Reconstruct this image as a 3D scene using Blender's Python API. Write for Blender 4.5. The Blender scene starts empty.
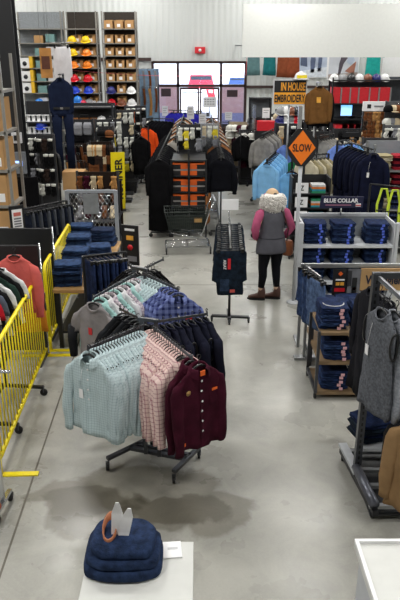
import bpy, math, random
from math import sin, cos, pi, radians
from mathutils import Vector, Matrix

# ------------------------------------------------------------------ camera, world, light
S = bpy.context.scene
COL = S.collection
CAM_H, PITCH, FPX = 3.52, radians(20.9), 650.0
cd = bpy.data.cameras.new('camera'); cam = bpy.data.objects.new('camera', cd); COL.objects.link(cam)
cam.location = (0, 0, CAM_H); cam.rotation_euler = (pi / 2 - PITCH, 0, 0)
cd.sensor_fit = 'VERTICAL'; cd.sensor_height = 36.0; cd.lens = 36.0 * FPX / 600.0
cd.clip_start = 0.05; cd.clip_end = 400
S.camera = cam
W = bpy.data.worlds.new('world'); S.world = W; W.use_nodes = True
_bg = W.node_tree.nodes['Background']
_sky = W.node_tree.nodes.new('ShaderNodeTexSky'); _sky.sky_type = 'NISHITA'
_sky.sun_elevation = radians(50); _sky.sun_rotation = radians(150); _sky.sun_disc = False
W.node_tree.links.new(_sky.outputs[0], _bg.inputs[0]); _bg.inputs[1].default_value = 0.9
S.view_settings.view_transform = 'Standard'; S.view_settings.look = 'None'
S.view_settings.exposure = 0.0; S.view_settings.gamma = 1.0
_sd = bpy.data.lights.new('sun', 'SUN'); _sd.energy = 9.0; _sd.angle = radians(1); _sd.color = (1, .97, .92)
_so = bpy.data.objects.new('sun', _sd); COL.objects.link(_so)
_so.rotation_euler = (radians(38), radians(-14), 0)        # high sun on the car park beyond the shop front
LAMPS = [(x, y) for y in (1.5, 6.5, 11.5, 16.5, 21.0, 25.2) for x in (-7.5, -2.5, 2.5, 7.5)]  # rearmost row added to brighten the posters on the back wall
LAMP_W = 130.0
LAMP_Z = 6.9
random.seed(7)

_c, _s = cos(PITCH), sin(PITCH)
def P(px, py, z=0.0):
    """world x, y of the point at height z seen at pixel px, py"""
    t = (py - 300) / FPX; h = CAM_H - z
    Y = h * (_c - t * _s) / (t * _c + _s); zc = Y * _c + h * _s
    return ((px - 200) / FPX * zc, Y)
def Q(px, py, Y):
    """world x, z of the point at distance Y seen at pixel px, py"""
    t = (py - 300) / FPX; h = Y * (_s + t * _c) / (_c - t * _s); zc = Y * _c + h * _s
    return ((px - 200) / FPX * zc, CAM_H - h)

# ------------------------------------------------------------------ materials
MATS = {}
def _col(c): return (c[0], c[1], c[2], 1.0)
def hexc(h):
    r = [int(h[i:i + 2], 16) / 255 for i in (0, 2, 4)]
    return tuple(((v / 12.92) if v <= .04045 else ((v + .055) / 1.055) ** 2.4) for v in r)
def mat(name, c, rough=.6, metal=0.0, var=.12, scale=12.0, bump=0.0, bscale=60.0, sheen=0.0, coat=0.0):
    if name in MATS: return MATS[name]
    if isinstance(c, str): c = hexc(c)
    m = bpy.data.materials.new(name); m.use_nodes = True; nt = m.node_tree; b = nt.nodes['Principled BSDF']
    b.inputs['Roughness'].default_value = rough; b.inputs['Metallic'].default_value = metal
    if rough >= .8: b.inputs['Specular IOR Level'].default_value = .12
    if sheen: b.inputs['Sheen Weight'].default_value = sheen
    if coat: b.inputs['Coat Weight'].default_value = coat
    tc = nt.nodes.new('ShaderNodeTexCoord')
    no = nt.nodes.new('ShaderNodeTexNoise'); no.inputs['Scale'].default_value = scale; no.inputs['Detail'].default_value = 3
    nt.links.new(tc.outputs['Object'], no.inputs['Vector'])
    rp = nt.nodes.new('ShaderNodeValToRGB')
    rp.color_ramp.elements[0].position = .3; rp.color_ramp.elements[1].position = .7
    rp.color_ramp.elements[0].color = _col([v * (1 - var) for v in c]); rp.color_ramp.elements[1].color = _col([min(1, v * (1 + var)) for v in c])
    nt.links.new(no.outputs['Fac'], rp.inputs['Fac']); nt.links.new(rp.outputs[0], b.inputs['Base Color'])
    if bump:
        n2 = nt.nodes.new('ShaderNodeTexNoise'); n2.inputs['Scale'].default_value = bscale; n2.inputs['Detail'].default_value = 2
        nt.links.new(tc.outputs['Object'], n2.inputs['Vector'])
        bp = nt.nodes.new('ShaderNodeBump'); bp.inputs['Strength'].default_value = bump; bp.inputs['Distance'].default_value = .01
        nt.links.new(n2.outputs['Fac'], bp.inputs['Height']); nt.links.new(bp.outputs[0], b.inputs['Normal'])
    MATS[name] = m; return m
def cloth(name, c, var=.18, rough=.92, bump=.3):
    return mat('cloth_' + name, c, rough, 0, var, 9.0, bump, 30.0)
def plaid(name, base, lines, per=.035, wid=.25, base2=None, k=.55, per2=None):
    key = 'plaid_' + name
    if key in MATS: return MATS[key]
    m = bpy.data.materials.new(key); m.use_nodes = True; nt = m.node_tree; b = nt.nodes['Principled BSDF']
    b.inputs['Roughness'].default_value = .9; b.inputs['Specular IOR Level'].default_value = .12
    tc = nt.nodes.new('ShaderNodeTexCoord'); sp = nt.nodes.new('ShaderNodeSeparateXYZ'); nt.links.new(tc.outputs['Object'], sp.inputs[0])
    def stripe(sock, per, wid):
        a = nt.nodes.new('ShaderNodeMath'); a.operation = 'ADD'; nt.links.new(sock, a.inputs[0]); a.inputs[1].default_value = 10
        q = nt.nodes.new('ShaderNodeMath'); q.operation = 'MODULO'; nt.links.new(a.outputs[0], q.inputs[0]); q.inputs[1].default_value = per
        l = nt.nodes.new('ShaderNodeMath'); l.operation = 'LESS_THAN'; nt.links.new(q.outputs[0], l.inputs[0]); l.inputs[1].default_value = per * wid
        return l.outputs[0]
    sx = stripe(sp.outputs['X'], per, wid); sz = stripe(sp.outputs['Z'], per, wid)
    ad = nt.nodes.new('ShaderNodeMath'); ad.operation = 'ADD'; nt.links.new(sx, ad.inputs[0]); nt.links.new(sz, ad.inputs[1])
    mu = nt.nodes.new('ShaderNodeMath'); mu.operation = 'MULTIPLY'; nt.links.new(ad.outputs[0], mu.inputs[0]); mu.inputs[1].default_value = k
    mx = nt.nodes.new('ShaderNodeMix'); mx.data_type = 'RGBA'
    nt.links.new(mu.outputs[0], mx.inputs['Factor']); mx.inputs['A'].default_value = _col(hexc(base)); mx.inputs['B'].default_value = _col(hexc(lines))
    nt.links.new(mx.outputs['Result'], b.inputs['Base Color'])
    MATS[key] = m; return m
def denim(name, c, light=None):
    return mat('denim_' + name, c, .85, 0, .45, 18.0, .5, 70.0)
def emit(name, c, strength):
    if name in MATS: return MATS[name]
    m = bpy.data.materials.new(name); m.use_nodes = True; nt = m.node_tree
    b = nt.nodes['Principled BSDF']; b.inputs['Emission Color'].default_value = _col(c); b.inputs['Emission Strength'].default_value = strength
    MATS[name] = m; return m
def glass(name='clear_glass', tint=(1, 1, 1), a=.12):
    if name in MATS: return MATS[name]
    m = bpy.data.materials.new(name); m.use_nodes = True; nt = m.node_tree
    for n in list(nt.nodes):
        if n.type != 'OUTPUT_MATERIAL': nt.nodes.remove(n)
    out = [n for n in nt.nodes][0]
    tr = nt.nodes.new('ShaderNodeBsdfTransparent'); tr.inputs[0].default_value = _col(tint)
    gl = nt.nodes.new('ShaderNodeBsdfGlossy'); gl.inputs['Roughness'].default_value = .05
    mx = nt.nodes.new('ShaderNodeMixShader'); mx.inputs[0].default_value = a
    nt.links.new(tr.outputs[0], mx.inputs[1]); nt.links.new(gl.outputs[0], mx.inputs[2]); nt.links.new(mx.outputs[0], out.inputs[0])
    MATS[name] = m; return m

STEEL = mat('brushed_steel', 'a9abae', .35, .85, .06, 20)
DSTEEL = mat('dark_steel', '55575c', .4, .8, .08, 20)
BLACK = mat('black_paint', '17181b', .45, 0, .1)
BPLAST = mat('black_plastic', '101113', .3, 0, .1)
GREYP = mat('grey_powder_coat', '9a9fa6', .5, .1, .05)
LGREY = mat('light_grey_laminate', 'b9bcc0', .55, 0, .05)
WHITE = mat('white_card', 'ededee', .6, 0, .03)
WOOD = mat('warm_wood', 'a5804f', .55, 0, .25, 5)
DWOOD = mat('weathered_wood', '80694c', .6, 0, .25, 6)
CARD = mat('cardboard', 'b68f62', .85, 0, .08, 5)
YEL = mat('yellow_enamel', 'f2dc14', .35, 0, .05)
RED = mat('red_plastic', 'c8202c', .4, 0, .08)
ORANGE = mat('orange_card', 'e8641c', .6, 0, .06)
RUBBER = mat('black_rubber', '1a1a1b', .7)
CHROME = mat('chrome', 'd5d7da', .18, 1.0, .02)

# ------------------------------------------------------------------ mesh builder
class MB:
    def __init__(s): s.v = []; s.f = []; s.sm = []; s.mi = []
    def add(s, vs, fs, smooth=False, mi=0, M=None):
        o = len(s.v)
        s.v += [tuple(M @ Vector(v)) if M is not None else tuple(v) for v in vs]
        s.f += [tuple(i + o for i in f) for f in fs]; s.sm += [smooth] * len(fs); s.mi += [mi] * len(fs)
        return s
    def box(s, x0, x1, y0, y1, z0, z1, mi=0, M=None):
        x0, x1 = sorted((x0, x1)); y0, y1 = sorted((y0, y1)); z0, z1 = sorted((z0, z1))
        vs = [(x0, y0, z0), (x1, y0, z0), (x1, y1, z0), (x0, y1, z0), (x0, y0, z1), (x1, y0, z1), (x1, y1, z1), (x0, y1, z1)]
        return s.add(vs, [(0, 3, 2, 1), (4, 5, 6, 7), (0, 1, 5, 4), (1, 2, 6, 5), (2, 3, 7, 6), (3, 0, 4, 7)], False, mi, M)
    def bar(s, p, q, w, h, mi=0):
        p = Vector(p); q = Vector(q); d = q - p; L = d.length; d.normalize()
        up = Vector((0, 0, 1)) if abs(d.z) < .95 else Vector((0, 1, 0))
        a = d.cross(up).normalized(); b = a.cross(d).normalized()
        M = Matrix((( a.x, d.x, b.x, p.x), (a.y, d.y, b.y, p.y), (a.z, d.z, b.z, p.z), (0, 0, 0, 1)))
        return s.box(-w / 2, w / 2, 0, L, -h / 2, h / 2, mi, M)
    def loft(s, rings, cap0=True, cap1=True, mi=0, smooth=True, closed=True):
        n = len(rings[0]); vs = [v for r in rings for v in r]; fs = []
        for k in range(len(rings) - 1):
            for i in range(n if closed else n - 1):
                j = (i + 1) % n; fs.append((k * n + i, k * n + j, (k + 1) * n + j, (k + 1) * n + i))
        if cap0: fs.append(tuple(range(n - 1, -1, -1)))
        if cap1: fs.append(tuple((len(rings) - 1) * n + i for i in range(n)))
        return s.add(vs, fs, smooth, mi)
    def tube(s, pts, r, n=8, mi=0, caps=True, sq=1.0):
        pts = [Vector(p) for p in pts]; rs = r if isinstance(r, (list, tuple)) else [r] * len(pts); rings = []; prev = None
        for i, p in enumerate(pts):
            d = (pts[min(i + 1, len(pts) - 1)] - pts[max(i - 1, 0)]).normalized()
            if prev is None:
                up = Vector((0, 0, 1)) if abs(d.z) < .9 else Vector((0, 1, 0)); a = d.cross(up).normalized()
            else: a = (prev - d * prev.dot(d)).normalized()
            b = d.cross(a).normalized(); prev = a
            rings.append([tuple(p + a * (rs[i] * cos(2 * pi * k / n)) + b * (rs[i] * sq * sin(2 * pi * k / n))) for k in range(n)])
        return s.loft(rings, caps, caps, mi)
    def lathe(s, prof, n=16, c=(0, 0, 0), mi=0, sx=1, sy=1, M=None):
        rings = [[(c[0] + r * sx * cos(2 * pi * k / n), c[1] + r * sy * sin(2 * pi * k / n), c[2] + z) for k in range(n)] for r, z in prof]
        if M is not None: rings = [[tuple(M @ Vector(v)) for v in r] for r in rings]
        return s.loft(rings, prof[0][0] > 1e-4, prof[-1][0] > 1e-4, mi)
    def build(s, name, m=None, parent=None, bevel=0, loc=None, rz=0, sub=0):
        me = bpy.data.meshes.new(name); me.from_pydata(s.v, [], s.f)
        for k in (m if isinstance(m, (list, tuple)) else [m]):
            if k: me.materials.append(k)
        me.polygons.foreach_set('use_smooth', s.sm); me.polygons.foreach_set('material_index', s.mi); me.update()
        o = bpy.data.objects.new(name, me); COL.objects.link(o)
        if parent: o.parent = parent
        if loc: o.location = loc
        if rz: o.rotation_euler = (0, 0, rz)
        if bevel:
            b = o.modifiers.new('bevel', 'BEVEL'); b.width = bevel; b.segments = 2; b.limit_method = 'ANGLE'
        if sub:
            b = o.modifiers.new('sub', 'SUBSURF'); b.levels = sub; b.render_levels = sub
        return o
def kids(o): return [c for c in COL.objects if c.parent == o]
CH = {}
def thing(name, label, cat, loc=(0, 0, 0), rz=0, group=None):
    o = bpy.data.objects.new(name, None); COL.objects.link(o); o.location = loc; o.rotation_euler = (0, 0, rz)
    o.empty_display_size = .1; o['label'] = label; o['category'] = cat
    if group: o['group'] = group
    return o
def tag(o, label, cat, group=None, kind=None):
    o['label'] = label; o['category'] = cat
    if group: o['group'] = group
    if kind: o['kind'] = kind
    return o
def struct(o): o['kind'] = 'structure'; return o
def dup(root, loc, rz=0, label=None, group=None, tree=None, rx=0, ry=0, sc=None):
    if root.name not in CH: CH[root.name] = [(c, list(c.children)) for c in root.children]
    r = root.copy(); COL.objects.link(r); r.location = loc; r.rotation_euler = (rx, ry, rz)
    if sc: r.scale = (sc, sc, sc)
    if label: r['label'] = label
    if group: r['group'] = group
    for c, g in CH[root.name]:
        cc = c.copy(); COL.objects.link(cc); cc.parent = r
        for d in g:
            dd = d.copy(); COL.objects.link(dd); dd.parent = cc
    return r
def text(name, body, w, h, m, parent, loc, rot=(pi / 2, 0, 0), ext=.002, bold=0.0):
    cu = bpy.data.curves.new(name, 'FONT'); cu.body = body; cu.size = 1; cu.align_x = 'CENTER'; cu.align_y = 'CENTER'; cu.extrude = .01; cu.offset = bold; cu.resolution_u = 3
    t = bpy.data.objects.new('t', cu); COL.objects.link(t)
    dg = bpy.context.evaluated_depsgraph_get(); me = bpy.data.meshes.new_from_object(t.evaluated_get(dg))
    bpy.data.objects.remove(t)
    xs = [v.co.x for v in me.vertices]; ys = [v.co.y for v in me.vertices]
    fx = w / (max(xs) - min(xs)); fy = h / (max(ys) - min(ys)); cx = (max(xs) + min(xs)) / 2; cy = (max(ys) + min(ys)) / 2
    for v in me.vertices: v.co = ((v.co.x - cx) * fx, (v.co.y - cy) * fy, v.co.z * ext / .01)
    me.materials.append(m); o = bpy.data.objects.new(name, me); COL.objects.link(o); o.parent = parent; o.location = loc; o.rotation_euler = rot
    return o
def lerp(tab, z):
    if z >= tab[0][0]: return tab[0][1:]
    for a, b in zip(tab, tab[1:]):
        if a[0] >= z >= b[0]:
            t = (a[0] - z) / (a[0] - b[0]) if a[0] != b[0] else 0
            return tuple(x + (y - x) * t for x, y in zip(a[1:], b[1:]))
    return tab[-1][1:]

# ------------------------------------------------------------------ garments (origin = top of the hanger hook, front faces -y)
class Garment:
    KINDS = {  # shoulder half width, length, depth, sleeve
        'shirt': (.20, .77, .032, 'long'), 'tee': (.20, .70, .028, 'short'), 'vest': (.195, .66, .034, None), 'tank': (.19, .70, .03, None),
        'jacket': (.215, .74, .048, 'long'), 'coverall': (.205, 1.55, .045, 'long'), 'sweater': (.205, .74, .036, 'long')}
    def __init__(g, kind, seed=0, n=28, L=None):
        g.kind = kind; g.n = n; g.Wd, g.L, g.D, g.sl = g.KINDS[kind]
        if L: g.L = L
        r = random.Random(seed); g.ph = [r.uniform(0, 6.28) for _ in range(6)]
        W_, D = g.Wd, g.D; b = -g.L if kind != 'coverall' else -.86
        hem = W_ * (1.10 if kind != 'vest' else 1.04)
        g.tab = [(-.098, .072, .034), (-.108, .086, .038), (-.126, .112, D * .7), (-.160, W_ * .80, D * .8), (-.195, W_ * .96, D * .9), (-.235, W_, D),
                 (-.34, W_ * .95, D * 1.1), (-.55, W_ * .98, D * 1.2), (b, hem, D * 1.45)]
        g.bot = b
    def fold(g, x, z):
        a = max(0, min(1, (-z - .2) / .5)); p = g.ph
        return a * (.017 * sin(26 * x + p[0] + 3 * z) + .010 * sin(51 * x + p[1] - 5 * z)) + .004 * sin(31 * z + p[2] + 9 * x)
    def ring(g, z, grow=0.0):
        hw, hd = lerp(g.tab, z); out = []; drop = max(0, min(1, (z + .165) / .067)) * (.055 if g.sl else .06)
        for k in range(g.n):
            a = 2 * pi * k / g.n; ca, sa = cos(a), sin(a)
            x = (hw + grow) * math.copysign(abs(ca) ** .85, ca); y = (hd + grow) * math.copysign(abs(sa) ** .7, sa)
            out.append((x, y + g.fold(x, z) * (1 if abs(sa) > .2 else .5), z - drop * max(0, -sa) * max(0, 1 - abs(x) / (hw + .001) * .6) + .012 * sin(9 * x + g.ph[3]) * max(0, min(1, (-z - .5) * 4))))
        return out
    def front(g, x, z):
        hw, hd = lerp(g.tab, z); c = min(.999, abs(x) / hw) ** (1 / .85); s_ = math.sqrt(1 - c * c) ** .7
        return -hd * s_ + g.fold(x, z)
    def torso(g, mb):
        zs = [-.098, -.108, -.126, -.160, -.195, -.235, -.28, -.34, -.42, -.50, -.58, -.66, -.72, -.78, -.86]
        zs = [z for z in zs if z > g.bot + .03] + [g.bot]
        mb.loft([g.ring(z) for z in zs], cap0=False)
        if g.kind == 'coverall':
            for sd in (-1, 1):
                rings = []
                for z, hw, hd, cx in ((-.82, .115, .06, .115), (-1.0, .105, .06, .12), (-1.2, .09, .05, .125), (-1.4, .085, .045, .125), (-g.L, .085, .04, .125)):
                    rings.append([(sd * cx + hw * cos(2 * pi * k / 14), hd * sin(2 * pi * k / 14) * (1 + .15 * sin(k + g.ph[4])) + .006 * sin(20 * z + k), z) for k in range(14)])
                mb.loft(rings)
    def sleeve(g, mb, sd):
        p = g.ph; Wd = g.Wd; k_ = 1.15 if g.kind in ('jacket', 'sweater') else 1.0; sp = .028 + .022 * sin(p[5])
        if g.sl == 'long':
            path = [(Wd - .045, -.175, .026, .016), (Wd - .012, -.21, .050, .028), (Wd + .0, -.28, .060, .034), (Wd + sp * .6, -.38, .056, .034), (Wd + sp, -.50, .050, .032),
                    (Wd + sp * 1.05, -.60, .047, .030), (Wd + sp, -.70, .042, .027), (Wd + sp * .95, -.745, .036, .024), (Wd + sp * .95, -.79, .038, .024)]
        else: path = [(Wd - .045, -.175, .026, .016), (Wd - .008, -.21, .050, .028), (Wd + .012, -.28, .062, .032), (Wd + .025, -.35, .062, .03), (Wd + .035, -.41, .062, .028)]
        m = 12; rings = []
        for i, (x, z, rx, ry) in enumerate(path):
            rings.append([(sd * (x + rx * k_ * cos(2 * pi * k / m)), ry * k_ * sin(2 * pi * k / m) + (-.030 if g.sl == 'long' else 0) * max(0, min(1, (-z - .3) * 3)) + .006 * sin(22 * z + p[4]) + .004 * sin(40 * z + k * 1.3 + p[0]), z + (.018 * -cos(2 * pi * k / m) if i < 5 else 0)) for k in range(m)])
        mb.loft(rings)
    def collar(g, mb, stand=.03):
        if g.kind in ('tee', 'sweater', 'vest', 'tank', 'jacket') and stand < .02:
            mb.tube([(.074 * sin(a), -.037 * cos(a), -.096 - .055 * max(0, cos(a))) for a in [2 * pi * k / 20 for k in range(21)]], .009, 6, caps=False); return
        n = 16; rin = []; op_ = radians(30)
        for top, gr, fr in ((-.112, .004, .02), (-.072, -.004, .012), (-.066, .004, .014), (-.085, .020, .012), (-.112, .030, .022)):
            rin.append([((.066 + gr) * sin(a), -(.038 + gr + .010 * max(0, cos(a))) * cos(a), top - fr * (1 + cos(a)) * 1.35) for a in [op_ + (2 * pi - 2 * op_) * k / n for k in range(n + 1)]])
        mb.loft(rin, False, False, closed=False)
    def hanger(g, mb):
        mb.tube([(0, 0, -.085), (0, 0, -.045), (.004, 0, -.035), (.018, 0, -.02), (.018, 0, -.005), (.008, 0, .004), (-.006, 0, .004), (-.015, 0, -.006)], .0035, 6)
        mb.tube([(-g.Wd * .85, 0, -.175), (-.08, 0, -.118), (-.03, 0, -.09), (0, 0, -.082), (.03, 0, -.09), (.08, 0, -.118), (g.Wd * .85, 0, -.175)], [.006, .008, .010, .011, .010, .008, .006], 6)
def strip(g, mb, x0, x1, z0, z1, off, n=10):
    rings = []
    for i in range(n + 1):
        z = z0 + (z1 - z0) * i / n
        rings.append([(x0, g.front(x0, z) - off, z), (x1, g.front(x1, z) - off, z), (x1, g.front(x1, z) + .01, z), (x0, g.front(x0, z) + .01, z)])
    mb.loft(rings, smooth=False)
def garment(kind, m, label, cat, loc=(0, 0, 0), rz=0, group=None, seed=0, detail=1, name=None, L=None, collar=True, trim=None, hang=None, tag_=False, buttons=0, placket=False, pocket=False):
    g = Garment(kind, seed, 28 if detail else 16, L)
    o = thing(name or {'tee': 't_shirt', 'tank': 'tank_top'}.get(kind, kind), label, cat, loc, rz, group)
    b = MB(); g.torso(b)
    if not detail and g.sl:
        for sd in (-1, 1): g.sleeve(b, sd)
    body = b.build('torso' if detail else 'body', m, o)
    if detail and g.sl:
        for sd in (-1, 1): q = MB(); g.sleeve(q, sd); q.build('sleeve', m, o)
    if collar and detail:
        q = MB(); g.collar(q, .03 if kind in ('shirt', 'coverall') else .0); q.build('collar', trim or m, o)
    q = MB(); g.hanger(q); q.build('hanger', hang or BPLAST, o)
    if kind == 'vest' and detail:
        for sd in (-1, 1):
            q = MB(); q.tube([(sd * g.Wd * (.93 + .05 * abs(cos(a))), .030 * sin(a), -.30 - .105 * cos(a)) for a in [2 * pi * k / 16 for k in range(17)]], .009, 6, caps=False); q.build('armhole_binding', BPLAST, o)
    if placket: q = MB(); strip(g, q, -.018, .018, -.15, g.bot + .01, .004); q.build('placket', trim or m, o)
    if pocket:
        for sd in ((-1, 1) if pocket == 2 else (1,)):
            q = MB(); strip(g, q, sd * .13 - .05, sd * .13 + .05, -.31, -.43, .004, 5); q.build('pocket', m, o)
    for k in range(buttons):
        z = -.2 - k * .085; q = MB(); q.lathe([(.009, 0), (.009, .003), (0, .004)], 8, M=Matrix.Translation((0, g.front(0, z) - .005, z)) @ Matrix.Rotation(pi / 2, 4, 'X')); q.build('button', WHITE, o)
    if tag_:
        q = MB(); q.box(-.09, -.05, g.front(-.07, -.4) - .014, g.front(-.07, -.4) - .011, -.46, -.38); q.build('price_tag', WHITE, o)
        q = MB(); q.tube([(-.07, g.front(-.07, -.4) - .012, -.38), (-.06, g.front(-.05, -.25) - .012, -.25), (-.05, g.front(-.05, -.2) - .01, -.2)], .0015, 4); q.build('tag_string', WHITE, o)
    return o, g
def row(protos, p0, p1, n, z, face, label, group, jit=.04, first=0, skip_first=False, drop=0.0, labels=None, bend=0):
    jit = min(jit, .05) if n > 12 else jit
    """hang n copies of protos evenly from p0 to p1; face = heading of the fronts (radians, 0 = -y)"""
    out = []
    for i in range(n):
        t = i / max(1, n - 1); x = p0[0] + (p1[0] - p0[0]) * t; y = p0[1] + (p1[1] - p0[1]) * t; zz = (z if not isinstance(z, tuple) else z[0] + (z[1] - z[0]) * t) - drop * t
        pr_ = protos[i % len(protos)] if labels is None else protos[i % len(protos)]
        out.append(dup(pr_, (x, y, zz), face + random.uniform(-jit, jit) * 2, label if isinstance(label, str) else label[i % len(label)], group, sc=random.uniform(.97, 1.03)))
    return out
def retire(*objs):
    """prototypes that are not placed themselves are deleted once their copies stand"""
    for o in objs:
        CH.pop(o.name, None)
        for c in list(o.children):
            for d in list(c.children): bpy.data.objects.remove(d)
            bpy.data.objects.remove(c)
        bpy.data.objects.remove(o)
def caster(mb_f, mb_w, x, y, r=.035, z=0):
    mb_w.lathe([(.0, -.012), (r, -.012), (r, .012), (0, .012)], 14, M=Matrix.Translation((x, y, z + r)) @ Matrix.Rotation(pi / 2, 4, 'Y'))
    mb_f.bar((x, y, z + r), (x, y, z + 2 * r + .03), .034, .012)
def add_casters(root, pts, r=.035):
    for x, y in pts:
        f = MB(); w = MB(); caster(f, w, x, y, r); fo = f.build('caster', DSTEEL, root); w.build('wheel', RUBBER, fo)

# ------------------------------------------------------------------ the building
def concrete():
    m = bpy.data.materials.new('polished_concrete'); m.use_nodes = True; nt = m.node_tree; b = nt.nodes['Principled BSDF']
    N = nt.nodes.new; L = nt.links.new
    tc = N('ShaderNodeTexCoord')
    def noise(scale, det, rough=.55, dist=0.0):
        n = N('ShaderNodeTexNoise'); n.inputs['Scale'].default_value = scale; n.inputs['Detail'].default_value = det
        n.inputs['Roughness'].default_value = rough; n.inputs['Distortion'].default_value = dist; L(tc.outputs['Object'], n.inputs['Vector']); return n.outputs['Fac']
    def ramp(f, p0, c0, p1, c1):
        r = N('ShaderNodeValToRGB'); r.color_ramp.elements[0].position = p0; r.color_ramp.elements[1].position = p1
        r.color_ramp.elements[0].color = c0; r.color_ramp.elements[1].color = c1; L(f, r.inputs[0]); return r.outputs[0]
    def mix(a, bb, f, t='MULTIPLY'):
        x = N('ShaderNodeMix'); x.data_type = 'RGBA'; x.blend_type = t; x.inputs['Factor'].default_value = 1
        if hasattr(f, 'links'): L(f, x.inputs['Factor'])
        else: x.inputs['Factor'].default_value = f
        L(a, x.inputs['A'])
        if hasattr(bb, 'links'): L(bb, x.inputs['B'])
        else: x.inputs['B'].default_value = bb
        return x.outputs['Result']
    base = ramp(noise(.45, 6, .6, .6), .35, (.33, .325, .288, 1), .66, (.475, .468, .425, 1))
    c = mix(base, ramp(noise(2.2, 8, .72, .6), .32, (.74, .74, .75, 1), .6, (1, 1, 1, 1)), .9)
    c = mix(c, ramp(noise(60, 3), .3, (.88, .88, .88, 1), .7, (1, 1, 1, 1)), .7)
    # irregular darker patches on the slab near the front rack
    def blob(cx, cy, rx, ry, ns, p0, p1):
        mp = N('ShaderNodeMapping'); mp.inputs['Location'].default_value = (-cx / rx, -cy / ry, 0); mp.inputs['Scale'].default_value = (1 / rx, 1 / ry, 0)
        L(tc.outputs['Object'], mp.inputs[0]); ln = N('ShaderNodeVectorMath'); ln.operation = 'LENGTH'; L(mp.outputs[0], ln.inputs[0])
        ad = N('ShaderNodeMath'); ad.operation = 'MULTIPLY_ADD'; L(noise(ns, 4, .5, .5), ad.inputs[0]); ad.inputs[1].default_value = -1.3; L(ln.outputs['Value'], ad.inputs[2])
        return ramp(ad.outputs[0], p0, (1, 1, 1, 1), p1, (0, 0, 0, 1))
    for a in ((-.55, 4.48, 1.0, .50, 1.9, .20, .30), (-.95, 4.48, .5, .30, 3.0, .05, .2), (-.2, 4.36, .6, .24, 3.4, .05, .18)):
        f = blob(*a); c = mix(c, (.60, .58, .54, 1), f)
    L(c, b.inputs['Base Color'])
    rr = ramp(noise(1.1, 5), .3, (.22, .22, .22, 1), .7, (.40, .40, .40, 1)); L(rr, b.inputs['Roughness'])
    return m
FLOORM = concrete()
XW, YB, YF, ZC = 13.0, 27.0, -3.0, 7.6
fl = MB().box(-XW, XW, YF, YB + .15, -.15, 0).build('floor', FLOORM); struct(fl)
# saw-cut joints in the slab
JM = mat('joint_dark', '6b675f', .8, 0, .1)
jp, jq = P(8, 552), P(72, 362); d_ = ((jq[0] - jp[0]) / (jq[1] - jp[1]))
MB().bar((jp[0] - d_ * 3, jp[1] - 3, .0006), (jq[0] + d_ * 9, jq[1] + 9, .0006), .016, .002).build('trim_1', JM); struct(bpy.data.objects['trim_1'])
for k, yy in enumerate((9.9, 15.4, 21)):
    struct(MB().box(-6, 9, yy, yy + .012, 0, .0012).build('trim_%d' % (k + 2), JM))
WALLM = bpy.data.materials.new('corrugated_wall'); WALLM.use_nodes = True
_n = WALLM.node_tree; _b = _n.nodes['Principled BSDF']; _b.inputs['Base Color'].default_value = _col(hexc('c9ccca')); _b.inputs['Roughness'].default_value = .5
_t = _n.nodes.new('ShaderNodeTexCoord'); _w = _n.nodes.new('ShaderNodeTexWave'); _w.inputs['Scale'].default_value = 1.4; _w.bands_direction = 'X'
_p = _n.nodes.new('ShaderNodeBump'); _p.inputs['Strength'].default_value = .6; _p.inputs['Distance'].default_value = .04
_n.links.new(_t.outputs['Object'], _w.inputs['Vector']); _n.links.new(_w.outputs['Fac'], _p.inputs['Height']); _n.links.new(_p.outputs[0], _b.inputs['Normal'])
PLAIN = mat('painted_wall', 'a3a39f', .7, 0, .03)
x0, x1 = Q(152.5, 60, YB)[0], Q(246, 60, YB)[0]; ztop = Q(200, 61.5, YB)[1]; zbar = Q(200, 85.5, YB)[1]
wb = MB().box(-XW, x0, YB, YB + .15, 0, ZC).box(x1, XW, YB, YB + .15, 0, ZC).box(x0, x1, YB, YB + .15, ztop, ZC); struct(wb.build('wall_back', WALLM))
struct(MB().box(-XW - .15, -XW, YF, YB, 0, ZC).build('wall_left', PLAIN)); struct(MB().box(XW, XW + .15, YF, YB, 0, ZC).build('wall_right', PLAIN))
struct(MB().box(-XW, XW, YF - .15, YF, 0, ZC).build('wall_front', PLAIN))
struct(MB().box(-XW - .2, XW + .2, YF - .2, YB + .2, ZC, ZC + .15).build('ceiling', mat('white_roof_liner', '9a9a98', .7, 0, .03)))
gb = MB()
for y in (4, 10, 16, 22): gb.box(-XW, XW, y - .1, y + .1, ZC - .5, ZC)
struct(gb.build('trim_5', mat('beam_grey', '8a8c8e', .6)))
# horizontal girts on the back wall
struct(MB().box(-XW, x0 - .05, YB - .08, YB, ztop + .02, ztop + .14).box(x1 + .05, XW, YB - .08, YB, zbar - .1, zbar).build('trim_6', mat('girt_brown', '3f2f2c', .6)))
# storefront
FR_ = mat('bronze_frame', '3a2826', .45, .2, .06); GL = glass('shop_glass', (.97, .98, 1), .07)
def Xp(px): return (px - 199) * (x1 - x0) / 93.5 + (x0 + x1) / 2
m1, m2 = Xp(177.5), Xp(221)
fr = MB()
for xa in (x0, m1, m2, x1): fr.box(xa - .05, xa + .05, YB - .02, YB + .12, 0, ztop)
fr.box(x0, x1, YB - .02, YB + .12, ztop - .08, ztop + .02).box(x0, x1, YB - .02, YB + .12, zbar - .06, zbar + .04)
fr.box(x0, m1, YB, YB + .1, 0, .12).box(m2, x1, YB, YB + .1, 0, .12)
wf = fr.build('window_1', FR_); struct(wf)
pn = MB()
for a, b_ in ((x0, m1), (m1, m2), (m2, x1)): pn.box(a + .05, b_ - .05, YB + .045, YB + .055, zbar + .04, ztop - .08)
for a, b_ in ((x0, m1), (m2, x1)): pn.box(a + .05, b_ - .05, YB + .045, YB + .055, .12, zbar - .06)
pn.build('pane', GL, wf)
mid = (m1 + m2) / 2
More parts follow.
